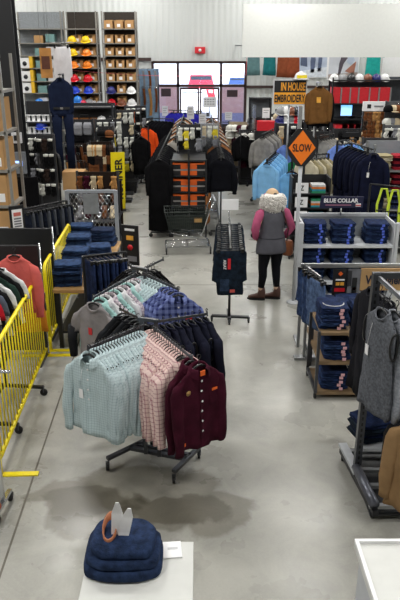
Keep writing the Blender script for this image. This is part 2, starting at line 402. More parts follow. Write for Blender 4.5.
for n_, (a, b_) in enumerate(((m1 + .06, mid - .01), (mid + .01, m2 - .06))):
    d = MB(); t = .07; zz = zbar - .07
    d.box(a, a + t, YB + .02, YB + .07, .02, zz).box(b_ - t, b_, YB + .02, YB + .07, .02, zz).box(a + t, b_ - t, YB + .02, YB + .07, .02, .2).box(a + t, b_ - t, YB + .02, YB + .07, zz - .08, zz).box(a + t, b_ - t, YB + .03, YB + .06, .98, 1.04)
    dr = d.build('door_%d' % (n_ + 1), FR_); struct(dr)
    MB().box(a + t, b_ - t, YB + .04, YB + .05, .2, zz - .08).build('pane', GL, dr)
    hx = b_ - .1 if n_ == 0 else a + .1
    MB().tube([(hx, YB + .0, .95), (hx, YB - .05, .98), (hx, YB - .05, 1.25), (hx, YB, 1.28)], .012).build('door_handle', STEEL, dr)
# posters on the glass
DK = mat('poster_dark', '2e1d22', .6, 0, .2); PG = mat('paper_grey', 'c9c9cc', .6, 0, .05)
def flatbox(name, pxa, pya, pxb, pyb, Y, m, label, cat, th=.01, group=None):
    xa, za = Q(pxa, pya, Y); xb, zb = Q(pxb, pyb, Y)
    o = MB().box(xa - (xa + xb) / 2, xb - (xa + xb) / 2, 0, th, zb - (za + zb) / 2, za - (za + zb) / 2).build(name, m); o.location = ((xa + xb) / 2, Y, (za + zb) / 2)
    return tag(o, label, cat, group)
flatbox('window_sign', 161, 88.5, 171, 96.5, YB - .01, DK, 'dark notice on the glass left of the shop doors', 'sign')
flatbox('window_sign', 227, 90, 237.5, 97, YB - .01, DK, 'dark notice on the glass right of the shop doors', 'sign')
ns = flatbox('door_notice', 203, 97, 216, 107.5, YB + .0, PG, 'grey printed notice on the right shop door', 'sign')
lm = MB()
for r_ in range(3):
    for c_ in range(4): lm.box(-.20 + c_ * .105, -.13 + c_ * .105, -.004, 0, .09 - r_ * .09, .13 - r_ * .09)
lm.build('printed_panels', mat('print_grey', '77777c', .6), ns)
# outdoors
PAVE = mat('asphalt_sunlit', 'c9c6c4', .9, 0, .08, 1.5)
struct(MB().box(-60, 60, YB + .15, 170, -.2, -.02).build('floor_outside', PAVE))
PINK = bpy.data.materials.new('pink_brick'); PINK.use_nodes = True; _n = PINK.node_tree
_br = _n.nodes.new('ShaderNodeTexBrick'); _br.inputs['Color1'].default_value = _col(hexc('d79a8c')); _br.inputs['Color2'].default_value = _col(hexc('cf8f84')); _br.inputs['Mortar'].default_value = _col(hexc('dcc0b6')); _br.inputs['Scale'].default_value = 5
_tc = _n.nodes.new('ShaderNodeTexCoord'); _mp = _n.nodes.new('ShaderNodeMapping'); _mp.inputs['Rotation'].default_value = (pi / 2, 0, 0)
_n.links.new(_tc.outputs['Object'], _mp.inputs[0]); _n.links.new(_mp.outputs[0], _br.inputs['Vector']); _n.links.new(_br.outputs[0], _n.nodes['Principled BSDF'].inputs['Base Color'])
for a, b_, l_ in ((-3.4, m1 * 1.06, 'pink brick wall outside the left sidelight'), (m2 * 1.06, 3.4, 'pink brick wall outside the right sidelight')):
    zt = Q(200, 86, 30)[1]; o = MB().box(a, b_, 30, 30.3, 0, zt).build('brick_wall', PINK)
    tag(o, l_, 'wall'); MB().box(a - .03, b_ + .03, 29.96, 30.34, zt, zt + .06).build('coping', PAVE, o)
    MB().box(a, b_, 29.85, 30, 0, Q(200, 113, 30)[1]).build('plinth', mat('lilac_plinth', '9189a0', .8), o)
def car(name, label, cat, x, y, paint, L=4.4, Wc=1.8, H=1.5, truck=False):
    o = thing(name, label, cat, (x, y, 0)); b = MB(); hw = Wc / 2
    prof = [(-L / 2, .45, .75, .9), (-L / 2 + .1, .3, .9, .96), (-L / 2 + 1.0, .3, 1.0, 1), (L / 2 - .8, .3, 1.0, 1), (L / 2 - .05, .35, .95, .95), (L / 2, .5, .8, .9)]
    k = H / 1.5
    b.loft([[(hw * w * sx_, yy, zz * k) for sx_, zz in ((-1, lo), (1, lo), (1.0, (lo + hi) / 2), (.94, hi), (-.94, hi), (-1.0, (lo + hi) / 2))] for yy, lo, hi, w in prof], smooth=False)
    b.build('car_body', paint, o, bevel=.05)
    c = MB(); y0 = -L / 2 + 1.0; y1_ = L / 2 - (1.9 if truck else .5)
    c.loft([[(hw * .92 * a, y0 + 0, 1.0 * k) for a in (-1, 1)] + [(hw * .92 * a, y1_, 1.0 * k) for a in (1, -1)], [(hw * .78 * a, y0 + .7, H) for a in (-1, 1)] + [(hw * .78 * a, y1_ - .3, H) for a in (1, -1)]], smooth=False)
    c.build('cabin', paint, o, bevel=.04)
    w = MB(); w.loft([[(hw * .84 * a, y0 + .12, 1.05 * k) for a in (-1, 1)] + [(hw * .84 * a, y0 + .1, 1.04 * k) for a in (1, -1)], [(hw * .72 * a, y0 + .58, H - .08) for a in (-1, 1)] + [(hw * .72 * a, y0 + .56, H - .09) for a in (1, -1)]], smooth=False)
    w.build('windscreen', mat('car_glass', '20262c', .1), o)
    for sx_ in (-1, 1):
        for yy in (-L / 2 + .85, L / 2 - .85):
            q = MB(); q.lathe([(0, -.1), (.33, -.1), (.33, .1), (0, .1)], 18, M=Matrix.Translation((sx_ * (hw - .08), yy, .33)) @ Matrix.Rotation(pi / 2, 4, 'Y')); q.build('wheel', RUBBER, o)
        q = MB(); q.box(sx_ * hw * .55, sx_ * hw * .82, -L / 2 - .01, -L / 2 + .05, .62 * k, .76 * k); q.build('headlight', WHITE, o)
    return o
car('pickup_truck', 'red pickup truck parked in the sun outside the shop doors', 'truck', (201 - 200) / 13.2, 51, mat('red_paint', 'c01c28', .25, 0, .02, coat=.6), 5.4, 2.0, 1.95, True)
car('car', 'white car parked in front of the red pickup outside', 'car', -.35, 40.5, mat('white_paint', 'e4e4e6', .25, 0, .02, coat=.6), 4.4, 1.8, 1.42)
car('car', 'dark blue car outside, seen above the right shop door', 'car', 3.2, 58, mat('blue_paint', '2b3f68', .25, 0, .02, coat=.6))
car('car', 'silver van outside, seen in the right transom pane', 'van', 4.2, 47, mat('silver_paint', '9a9fa8', .3, .3, .02, coat=.6), 4.8, 1.9, 2.0)
car('car', 'pale grey car outside, seen in the left transom pane', 'car', -4.2, 52, mat('grey_paint', 'aab3bb', .3, .3, .02, coat=.6))
bl = thing('warehouse_building', 'pale long building across the car park', 'building', (0, 120, 0))
MB().box(-50, 50, 0, 8, 0, 9).build('wall', mat('far_wall', 'c8cdd6', .8), bl)
MB().box(-50.3, 50.3, -.3, 8.3, 9, 9.5).build('roof', mat('far_roof', '8d95a5', .8), bl)
for k in range(16): MB().box(-46 + k * 6, -43.4 + k * 6, -.05, 0, 3, 5).build('window', mat('far_glass', '56647c', .2), bl)
# lamps
LM = emit('lamp_diffuser', (1, .985, .95), 6)
lp0 = thing('high_bay_light', 'white rectangular high bay light hanging from the roof', 'light', (LAMPS[0][0], LAMPS[0][1], LAMP_Z), 0, 'high bay lights under the roof')
MB().box(-.6, .6, -.2, .2, 0, .12).build('housing', mat('white_metal', 'dddddd', .4), lp0)
MB().box(-.56, .56, -.17, .17, -.015, 0).build('diffuser', LM, lp0)
MB().tube([(-.5, 0, .12), (-.5, 0, ZC - LAMP_Z)], .004, 5).tube([(.5, 0, .12), (.5, 0, ZC - LAMP_Z)], .004, 5).build('cable', STEEL, lp0)
for i, (x, y) in enumerate(LAMPS):
    if i: dup(lp0, (x, y, LAMP_Z))
    ld = bpy.data.lights.new('lamp', 'AREA'); ld.shape = 'RECTANGLE'; ld.size = 1.1; ld.size_y = .34; ld.energy = LAMP_W; ld.color = (1, .985, .95)
    lo = bpy.data.objects.new('lamp', ld); COL.objects.link(lo); lo.location = (x, y, LAMP_Z - .03)
# white bulkhead over the counter side
struct(MB().box(Q(242.5, 56, 22)[0], XW, 22, 22.35, Q(242, 57.3, 22)[1], 4.9).build('trim_7', mat('white_bulkhead', 'e6e8e4', .6, 0, .02)))
# black column on the left
YC = 13.0
cx, cz = Q(19, 150, YC)
col = MB(); w = .15
col.box(-w, w, -w * .9, -w * .75, 0, ZC).box(-w, w, w * .75, w * .9, 0, ZC).box(-.02, .02, -w * .75, w * .75, 0, ZC).box(-w * 1.5, w * 1.5, -w * 1.5, w * 1.5, 0, .02)
c_ = col.build('trim_8', BLACK); c_.location = (cx, YC, 0); struct(c_)
def wallbox(name, px, py, w_, h_, m, label, extra=None):
    x, z = Q(px, py, YC - .2); o = thing(name, label, 'electrical box', (x, YC - .14, z))
    MB().box(-w_ / 2, w_ / 2, -.07, 0, -h_ / 2, h_ / 2).build('housing', m, o, bevel=.006)
    if extra == 'screen':
        MB().box(-.07, .07, -.074, -.068, -.06, .04).build('screen', emit('blue_screen', (.1, .3, 1), 2.5), o)
    else: MB().box(-.05, .05, -.074, -.068, -.05, .05).build('socket_plate', BLACK, o)
    MB().tube([(.02, -.03, h_ / 2), (.04, -.02, h_ / 2 + .35)], .008, 6).build('conduit', GREYP, o)
wallbox('outlet_box', 16.5, 138, .19, .2, PG, 'pale square outlet box on the black column')
wallbox('control_box', 19, 163, .27, .42, mat('box_grey', '6c7076', .5), 'grey control box with small blue screen low on the black column', 'screen')
# thin red cord across the back of the shop
xa, za = Q(68, 70, 22.1); xb, zb = Q(246, 75, 22.1)
o = MB().tube([(xa + (xb - xa) * k / 12, 22.1, za + (zb - za) * k / 12 - .10 * sin(pi * k / 12)) for k in range(13)] + [(xb + .02, 22.1, 3.5)], .008, 5).build('cord', mat('red_cord', 'd2606a', .6)); tag(o, 'thin red cord strung across the shop before the entrance', 'cord')
xa, za = Q(182, 55, YB - .3)
o = thing('alarm_beacon', 'small red alarm beacon on the wall above the shop doors', 'alarm', (0, YB - .1, Q(200, 53, YB)[1]))
MB().box(-.2, .2, -.06, .1, -.02, .22).build('housing', RED, o, bevel=.01); MB().lathe([(.06, 0), (.05, .05), (0, .07)], 12, M=Matrix.Translation((0, -.06, .1)) @ Matrix.Rotation(pi / 2, 4, 'X')).build('lens', WHITE, o)

# ------------------------------------------------------------------ near racks of clothing
def face(d): return math.atan2(d[0], -d[1])
def four_way(label, hub, tips, base, zt=1.42, name='four_way_clothes_rack', mm=None, posts=.13, armdrop=.10):
    """tips: four points (x, y); base: four floor points in two parallel pairs"""
    mm = mm or DSTEEL; o = thing(name, label, 'clothes rack', (hub[0], hub[1], 0)); h = Vector((hub[0], hub[1], 0))
    L_ = lambda p, z: (p[0] - hub[0], p[1] - hub[1], z)
    b = MB(); b.bar(L_(base[0], .12), L_(base[1], .12), .04, .03); b.bar(L_(base[2], .12), L_(base[3], .12), .04, .03)
    m1 = [(base[0][i] + base[1][i]) / 2 for i in (0, 1)]; m2 = [(base[2][i] + base[3][i]) / 2 for i in (0, 1)]
    b.bar(L_(m1, .12), L_(m2, .12), .045, .03)
    q1 = [(base[0][i] * .35 + base[1][i] * .65) for i in (0, 1)]; q2 = [(base[2][i] * .35 + base[3][i] * .65) for i in (0, 1)]
    b.bar(L_(q1, .12), L_(q2, .12), .035, .03)
    b.build('base', mm, o)
    add_casters(o, [L_(p, 0)[:2] for p in base], .032)
    dv = Vector((m2[0] - m1[0], m2[1] - m1[1], 0)).normalized() * posts / 2
    for s_ in (-1, 1):
        q = MB(); q.bar((dv.x * s_, dv.y * s_, .12), (dv.x * s_, dv.y * s_, zt + .03), .035, .025); q.build('post', mm, o)
    q = MB(); q.bar((-dv.x * 1.4, -dv.y * 1.4, zt + .02), (dv.x * 1.4, dv.y * 1.4, zt + .02), .03, .03); q.build('crosspiece', mm, o)
    for t in tips:
        a = MB(); e = Vector(L_(t, zt)); a.bar((e.x * .08, e.y * .08, zt - .01), (e.x, e.y, zt - .025), .010, .022)
        a.bar((e.x, e.y, zt + .002), (e.x * 1.01, e.y * 1.01, zt - .045), .012, .018)
        a.build('arm', mm, o)
    return o
# -- front rack
hub = P(153, 466); zt = 1.42
tips = [P(88, 345, zt), P(120, 303, zt + .03), P(207, 308, zt + .03), P(192, 355, zt)]
four_way('dark steel four-way clothes rack on casters, nearest the camera in the aisle', hub, tips, [P(108, 470), P(152, 448), P(174, 483), P(199, 458)], zt)
GP = plaid('mint', 'b6c6ca', '8c9fa6', .024, .2, k=.5); PP = plaid('pink', 'e0c6c0', '9c6670', .036, .2, k=.6)
GP2 = plaid('mint_light', 'bccdd0', '90a5ac', .022, .2, k=.5)
MAR = cloth('maroon', '3b1020', .3); NAVY = cloth('navy', '161826', .3); BLKC = cloth('black', '0c0c0e', .3); CHAR = cloth('charcoal', '26272a', .25)
def arm_pts(hub, tip, a=.22, b=.97): return ((hub[0] + (tip[0] - hub[0]) * a, hub[1] + (tip[1] - hub[1]) * a), (hub[0] + (tip[0] - hub[0]) * b, hub[1] + (tip[1] - hub[1]) * b))
def arm_row(protos, hub, tip, n, z, label, group, a=.2, b=.93, front=None, **k):
    d = (tip[0] - hub[0], tip[1] - hub[1]); p0, p1 = arm_pts(hub, tip, a, b)
    row(protos, p0, p1, n, z, face(d), label, group, **k)
    if front:
        e = arm_pts(hub, tip, 0, .99)[1]; front.location = (e[0], e[1], z); front.rotation_euler = (0, 0, face(d) + front.get('turn', 0))
        if 'turn' in front: del front['turn']
g1, _ = garment('shirt', GP, 'x', 'shirt', seed=1, placket=True, L=.74); g2, _ = garment('shirt', GP2, 'x', 'shirt', seed=5, placket=True, L=.72)
gf, _ = garment('shirt', GP2, 'pale mint checked shirt with white tag, foremost on the left arm of the nearest rack', 'shirt', seed=3, placket=True, pocket=2, tag_=True, buttons=4)
gf['turn'] = .25
arm_row([g1, g2], hub, tips[0], 17, zt + .0, 'pale mint checked shirt hanging behind the tagged one on the nearest rack', 'mint shirts on the nearest rack', .16, .92, gf)
retire(g1, g2)
p1, _ = garment('shirt', PP, 'x', 'shirt', seed=11, placket=True, L=.70); p2, _ = garment('shirt', PP, 'x', 'shirt', seed=12, placket=True, L=.69)
mf, mg = garment('shirt', MAR, 'maroon long-sleeved work shirt with orange badges, foremost on the nearest rack', 'shirt', seed=21, placket=True, pocket=2, buttons=6)
MB().box(.10, .15, mg.front(.12, -.3) - .01, mg.front(.12, -.3) - .006, -.315, -.295).build('orange_badge', ORANGE, mf)
MB().box(-.022, .022, -.052, -.046, -.15, -.11).build('neck_label', ORANGE, mf)
MB().lathe([(.022, 0), (0, .003)], 10, M=Matrix.Translation((-.12, mg.front(-.12, -.27) - .006, -.27)) @ Matrix.Rotation(pi / 2, 4, 'X')).build('round_badge', mat('brass_badge', 'a5814e', .5), mf)
MB().box(-.17, -.145, mg.front(-.15, -.7) - .010, mg.front(-.15, -.7) - .006, -.72, -.695).build('hem_badge', ORANGE, mf)
arm_row([p1, p2], hub, tips[3], 15, zt, 'pink and white checked shirt hanging behind the maroon shirt', 'pink shirts on the nearest rack', .06, .80)
d = (tips[3][0] - hub[0], tips[3][1] - hub[1]); e = arm_pts(hub, tips[3], 0, 1.0)[1]
mf.location = (e[0] + .05, e[1] + .0, zt); mf.rotation_euler = (0, 0, face(d) + .12); mf.scale = (1.0, 1, 1)
m2_, _ = garment('shirt', MAR, 'maroon shirt directly behind the badged maroon one on the nearest rack', 'shirt', seed=22, placket=True)
e = arm_pts(hub, tips[3], 0, .90)[1]; m2_.location = (e[0] + .02, e[1], zt); m2_.rotation_euler = (0, 0, face(d) + .2); m2_.scale = (.9, 1, 1)
retire(p1, p2)
n1, _ = garment('vest', NAVY, 'x', 'vest', seed=31); n2, _ = garment('jacket', NAVY, 'x', 'jacket', seed=32)
arm_row([n2, n1], hub, tips[2], 7, zt + .02, 'navy zip jacket on the right rear arm of the nearest rack', 'navy garments on the nearest rack', .25, 1.0)
retire(n1, n2)
b1, _ = garment('tee', BLKC, 'x', 't-shirt', seed=35); b2, _ = garment('tee', CHAR, 'x', 't-shirt', seed=36)
arm_row([b1, b2], hub, tips[1], 6, zt + .02, 'black t-shirt on the left rear arm of the nearest rack', 'black t-shirts on the nearest rack', .2, .95)
retire(b1, b2)
# -- second four-way rack behind
hubB = (-.62, 6.35); zB = 1.42
tB = [P(93, 295, zB), P(128, 262, zB), P(163, 257, zB), P(178, 287, zB)]
four_way('dark steel four-way clothes rack with grey shirt and blue plaid shirt, second from camera', hubB, tB, [(-1.0, 6.25), (-.7, 6.6), (-.55, 6.0), (-.25, 6.35)], zB)
GRS = cloth('light_grey', '8a8586', .12); TEAL = cloth('pale_teal', '9fc6c2'); LIL = plaid('lilac', 'cdc3c8', '8e7f90', .03, .3); WH = cloth('white', 'd5d3d6', .08)
BLP = plaid('blue', '7480b4', '2d3566', .06, .42, k=.5)
gr, gg = garment('tee', GRS, 'light grey t-shirt with red price tag facing out on the second rack', 't-shirt', seed=41, L=.76, pocket=True)
MB().box(-.06, -.02, gg.front(-.04, -.36) - .012, gg.front(-.04, -.36) - .008, -.40, -.33).build('price_tag', RED, gr)
for s_ in (-1, 1): sl = MB(); sl.tube([(s_ * .265, 0, -.36), (s_ * .285, .0, -.5), (s_ * .28, 0, -.68)], [.05, .045, .038], 10); sl.build('undersleeve', CHAR, gr)
c1, _ = garment('shirt', TEAL, 'x', 'shirt', seed=42); c2, _ = garment('shirt', LIL, 'x', 'shirt', seed=43); c3, _ = garment('shirt', WH, 'x', 'shirt', seed=44)
arm_row([c2, c3, c1], hubB, tB[0], 9, zB, ['lilac checked shirt behind the light grey shirt on the second rack', 'white shirt behind the light grey shirt on the second rack', 'pale teal shirt behind the light grey shirt on the second rack'], 'pastel shirts on the second rack', .12, .88, gr)
retire(c1, c2, c3)
bp, bg = garment('shirt', BLP, 'blue and white plaid shirt with red badge, foremost on the second rack', 'shirt', seed=51, placket=True, pocket=2, buttons=4)
MB().box(.06, .13, bg.front(.1, -.30) - .010, bg.front(.1, -.30) - .006, -.33, -.29).build('red_badge', RED, bp)
q1, _ = garment('shirt', GP2, 'x', 'shirt', seed=52); q2, _ = garment('shirt', BLP, 'x', 'shirt', seed=53)
d = (tB[3][0] - hubB[0], tB[3][1] - hubB[1]); pa, pb = arm_pts(hubB, tB[3], .06, .62); fB = face(d) - .55
row([q1], pa, pb, 8, zB, fB, 'pale mint checked shirt on the right arm of the second rack', 'mint shirts on the second rack')
pa, pb = arm_pts(hubB, tB[3], .70, .88); row([q2], pa, pb, 3, zB, fB, 'blue plaid shirt behind the badged one on the second rack', 'blue plaid shirts on the second rack')
bp.location = (tB[3][0], tB[3][1], zB); bp.rotation_euler = (0, 0, fB)
retire(q1, q2)
b1, _ = garment('tee', BLKC, 'x', 't-shirt', seed=55)
arm_row([b1], hubB, tB[2], 5, zB, 'black t-shirt on the rear right arm of the second rack', 'black t-shirts on the second rack', .15, .6)
arm_row([b1], hubB, tB[1], 5, zB, 'black t-shirt on the rear left arm of the second rack', 'black t-shirts at the back of the second rack', .3, .95)
retire(b1)
# -- pants stand in the aisle
px_, py_ = P(229, 322)
ps = thing('trouser_stand', 'black T-shaped trouser stand on casters in the middle aisle', 'clothes rack', (px_, py_, 0))
MB().bar((-.24, .03, .085), (.27, -.03, .085), .05, .03).bar((0, .26, .085), (0, -.1, .085), .05, .03).build('base', BLACK, ps)
MB().tube([(0, 0, .09), (0, 0, 1.22)], .018, 10).build('pole', BLACK, ps)
MB().bar((-.02, -.45, 1.22), (.0, .55, 1.34), .02, .035).build('hang_rail', CHROME, ps)
MB().tube([(0, .52, 1.33), (0, .52, 1.47)], .008, 6).build('sign_stem', CHROME, ps)
MB().box(-.10, .13, .515, .525, 1.47, 1.62).build('sign_card', WHITE, ps)
add_casters(ps, [(-.24, .03), (.27, -.03), (0, -.1), (0, .26)], .028)
DJ = denim('dark', '16202c')
def folded_trousers(label, m, seed, det=True):
    r = random.Random(seed); o = thing('trousers', label, 'trousers'); b = MB(); rings = []
    for z, hw, hd in ((-.06, .15, .012), (-.075, .185, .022), (-.10, .19, .026), (-.3, .205, .022), (-.46, .215, .02), (-.49, .165, .02), (-.62, .16, .022), (-.66, .155, .012)):
        rings.append([(hw * math.copysign(abs(cos(a)) ** .6, cos(a)) + .008 * sin(9 * z + seed) + .004 * sin(30 * z + a), hd * sin(a) + .005 * sin(12 * z + 25 * hw * cos(a) + seed), z) for a in [2 * pi * k / 20 for k in range(20)]])
    b.loft(rings); b.build('trouser_legs', m, o)
    h = MB(); h.tube([(0, 0, -.06), (0, 0, -.03), (.016, 0, -.015), (.014, 0, .002), (0, 0, .006), (-.014, 0, -.002)], .0035, 6); h.tube([(-.17, 0, -.062), (.17, 0, -.062)], .012, 8)
    for s_ in (-1, 1): h.box(s_ * .14 - .018, s_ * .14 + .018, -.03, .03, -.085, -.04)
    h.build('hanger', BPLAST, o); return o
t0 = folded_trousers('x', DJ, 3)
tf = folded_trousers('dark jeans with white and red leg print, foremost on the trouser stand', DJ, 8)
text('leg_print', 'ARIAT', .13, .035, WHITE, tf, (-.065, -.030, -.24), (pi / 2, pi / 2, 0)); MB().box(-.03, .005, -.034, -.028, -.30, -.16).build('red_strip', RED, tf)
MB().box(.0, .06, -.028, -.022, -.62, -.58).build('waist_patch', mat('patch_red', 'b04a42', .7), tf)
MB().box(-.12, -.01, -.026, -.021, -.60, -.44).build('back_pocket', denim('dark2', '273448'), tf)
row([t0], (px_ + .0, py_ + .45), (px_ - .02, py_ - .36), 13, (1.34, 1.235), radians(-4), 'dark blue jeans hanging behind the printed pair on the trouser stand', 'dark jeans on the trouser stand', jit=.05)
tf.scale = (1.08, 1, 1); tf.location = (px_ - .02, py_ - .43, 1.225); tf.rotation_euler = (0, 0, radians(3)); retire(t0)

# ------------------------------------------------------------------ person
def person():
    x, y = P(269, 299); H = radians(18)
    o = thing('person', 'woman with curly white hair, grey vest, pink sleeves and brown boots, seen from behind', 'person', (x, y, 0), H)
    sk = [((0, 0, .92), .13), ((0, 0, 1.05), .115), ((0, -.01, 1.2), .125), ((0, -.01, 1.34), .11), ((0, .0, 1.42), .055), ((0, .02, 1.48), .05), ((0, .03, 1.55), .082), ((0, .03, 1.60), .085),
          ((.09, 0, .86), .095), ((.10, .02, .50), .06), ((.11, -.01, .12), .038), ((-.09, 0, .86), .095), ((-.11, .03, .50), .06), ((-.13, .02, .12), .038),
          ((.17, -.01, 1.36), .055), ((.29, -.04, 1.12), .042), ((.22, .05, .93), .030), ((.19, .09, .90), .028),
          ((-.17, -.01, 1.36), .055), ((-.27, -.05, 1.12), .042), ((-.20, .08, .94), .030), ((-.17, .12, .91), .028),
          ((.11, .02, .05), .038), ((.13, .13, .035), .035), ((-.13, .05, .05), .038), ((-.14, .16, .035), .035)]
    ed = [(0, 1), (1, 2), (2, 3), (3, 4), (4, 5), (5, 6), (6, 7), (0, 8), (8, 9), (9, 10), (0, 11), (11, 12), (12, 13), (3, 14), (14, 15), (15, 16), (16, 17), (3, 18), (18, 19), (19, 20), (20, 21), (10, 22), (22, 23), (13, 24), (24, 25)]
    for sd, base, tipd in ((1, 17, (-.03, .05)), (-1, 21, (.03, .05))):      # four fingers and a thumb on each hand
        bx, by, bz = sk[base][0]
        for k in range(4):
            i = len(sk); fx = bx - sd * .012 * (k - 1.5) * .2; l = (.030, .036, .034, .027)[k]
            z0 = bz + .018 - k * .013
            sk.append(((fx - sd * .01, by + .03, z0), .009)); sk.append(((fx - sd * .02, by + .03 + l * .8, z0 - .01), .008)); sk.append(((fx - sd * .035, by + .03 + l * 1.3, z0 - .022), .007))
            ed += [(base, i), (i, i + 1), (i + 1, i + 2)]
        i = len(sk); sk.append(((bx - sd * .015, by + .0, bz + .03), .010)); sk.append(((bx - sd * .04, by + .02, bz + .045), .009)); ed += [(base, i), (i, i + 1)]
    me = bpy.data.meshes.new('body'); me.from_pydata([v for v, _ in sk], ed, []); b = bpy.data.objects.new('body', me); COL.objects.link(b); b.parent = o
    m = b.modifiers.new('skin', 'SKIN'); m.use_smooth_shade = True
    for i, (_, r) in enumerate(sk): me.skin_vertices[0].data[i].radius = (r, r * (.72 if i in (0, 1, 2, 3) else 1))
    me.skin_vertices[0].data[0].use_root = True
    s_ = b.modifiers.new('sub', 'SUBSURF'); s_.levels = 1; s_.render_levels = 2
    SK = mat('skin', 'c99a83', .55, 0, .05); me.materials.append(SK)
    def ell(cx, cy, cz, rx, ry, rz_, name, m_, n=20, bump=0, seed=0, cut=None):
        mb = MB(); prof = []; r = random.Random(seed); rings = []
        for i in range(1, 12):
            ph = pi * i / 12
            if cut is not None and cos(ph) < cut: continue
            rings.append([(cx + rx * sin(ph) * cos(a) * (1 + bump * r.uniform(-1, 1)), cy + ry * sin(ph) * sin(a) * (1 + bump * r.uniform(-1, 1)), cz + rz_ * cos(ph)) for a in [2 * pi * k / n for k in range(n)]])
        mb.loft(rings); return mb.build(name, m_, o)
    ell(0, .045, 1.565, .078, .095, .115, 'head', SK)
    for sd in (-1, 1):
        e = MB(); e.lathe([(0, -.01), (.011, 0), (0, .01)], 8, (sd * .03, .137, 1.575)); e.build('eye', WHITE, o)
        e = MB(); e.tube([(sd * .08, .03, 1.59), (sd * .092, .02, 1.57), (sd * .083, .035, 1.54)], [.008, .012, .007], 8); e.build('ear', SK, o)
    MB().tube([(0, .135, 1.58), (0, .158, 1.55), (0, .137, 1.54)], [.008, .014, .009], 8).build('nose', SK, o)
    MB().tube([(-.024, .128, 1.512), (0, .138, 1.510), (.024, .128, 1.512)], .006, 6).build('mouth', mat('lips', 'a85a58', .5), o)
    # curly hair: many tight curls over the back and sides of the head
    hm = MB(); r = random.Random(4)
    hm.lathe([(.06, -.22), (.15, -.17), (.172, -.08), (.16, .0), (.12, .06), (0, .09)], 18, (0, .0, 1.555), sx=1, sy=.8)
    for k in range(700):
        a = r.uniform(0, 2 * pi); t = r.uniform(-1, .75); rr = .178 * math.sqrt(max(0, 1 - (t * .8) ** 2)) + r.uniform(-.012, .018)
        c = Vector((rr * cos(a), -.005 + rr * .78 * sin(a), 1.495 + t * .135))
        if c.y > .07: continue
        q = r.uniform(.010, .016); ph = r.uniform(0, 6.28); ax = Vector((cos(a), sin(a) * .8, 0)); tg = Vector((-sin(a), cos(a), 0))
        pts = [c + tg * q * cos(ph + u * 1.5) + Vector((0, 0, 1)) * q * sin(ph + u * 1.5) + ax * (u * .004) for u in range(5)]
        hm.tube(pts, .006, 4)
    hm.build('hair', mat('white_hair', 'e4e0da', .7, 0, .1, 60), o)
    cap = ell(0, .03, 1.585, .098, .115, .105, 'cap', mat('beige_cap', 'cfb08e', .8), cut=.1)
    MB().tube([(.095 * cos(a), .03 + .112 * sin(a), 1.60) for a in [pi * k / 12 - pi for k in range(25)]], .012, 6).build('cap_band', mat('pink_band', 'd56a86', .8), o)
    MB().loft([[(.085 * cos(a), .11 + .05 * sin(a) + k * .03 * sin(a), 1.60 - k * .01 + dz) for a in [pi * j / 10 for j in range(11)]] for k, dz in ((0, 0), (1, .0), (2, -.005))], False, False, closed=False).build('cap_brim', mat('pink_band', 'd56a86'), o)
    MB().lathe([(.028, 0), (.024, .004), (0, .006)], 12, sx=1, sy=.7, M=Matrix.Translation((0, -.072, 1.625)) @ Matrix.Rotation(radians(60), 4, 'X')).build('cap_opening', BLACK, o)
    # vest
    VM = mat('vest_grey', '4d4d55', .75, 0, .15, 8, .3, 30)
    v = MB(); tab = [(1.44, .07, .05, 0), (1.42, .12, .07, 0), (1.39, .185, .095, 0), (1.33, .195, .125, 0), (1.2, .185, .135, .0), (1.08, .175, .13, 0), (.98, .20, .15, 0), (.86, .225, .165, .0), (.76, .235, .165, 0), (.735, .23, .16, 0)]
    v.loft([[(hw * math.copysign(abs(cos(a)) ** .85, cos(a)), hd * sin(a) + .006 * sin(14 * hw * cos(a) + 20 * z) * (1.4 - z), z + .02 * (sin(a) < 0) * (z < .8)) for a in [2 * pi * k / 30 for k in range(30)]] for z, hw, hd, _ in tab]); v.build('vest', VM, o)
    MB().tube([(.205 * cos(a), .155 * sin(a), .985) for a in [2 * pi * k / 24 for k in range(25)]], .007, 5).build('drawcord', mat('vest_cord', '3d3d44', .8), o)
    SM = mat('pink_fleece', 'b4587a', .9, 0, .12, 10, .3, 50)
    for sd, el, wr in ((1, (.30, -.04, 1.11), (.235, .05, .955)), (-1, (-.285, -.05, 1.11), (-.215, .08, .965))):
        q = MB(); q.tube([(sd * .155, -.01, 1.385), (sd * .20, -.015, 1.34), (sd * .25, -.03, 1.23), el, ((el[0] + wr[0]) / 2, (el[1] + wr[1]) / 2, (el[2] + wr[2]) / 2), wr], [.045, .068, .062, .060, .052, .045], 14); q.build('sleeve', SM, o)
    LG = mat('black_leggings', '121318', .8)
    for sd, kn, an in ((1, (.10, .02, .50), (.11, -.01, .2)), (-1, (-.11, .03, .50), (-.13, .02, .2))):
        q = MB(); q.tube([(sd * .085, 0, .90), (sd * .095, 0, .78), ((sd * .095 + kn[0]) / 2, .01, .64), kn, (kn[0] * 1.02, kn[1] - .02, .38), an], [.11, .105, .085, .068, .063, .047], 16); q.build('legging', LG, o)
        s2 = MB(); s2.tube([(an[0], an[1], .22), (an[0], an[1], .12)], .043, 12); s2.build('sock', mat('sock_beige', 'b79b86', .9), o)
    BM = mat('brown_leather', '4a2f26', .6, 0, .2)
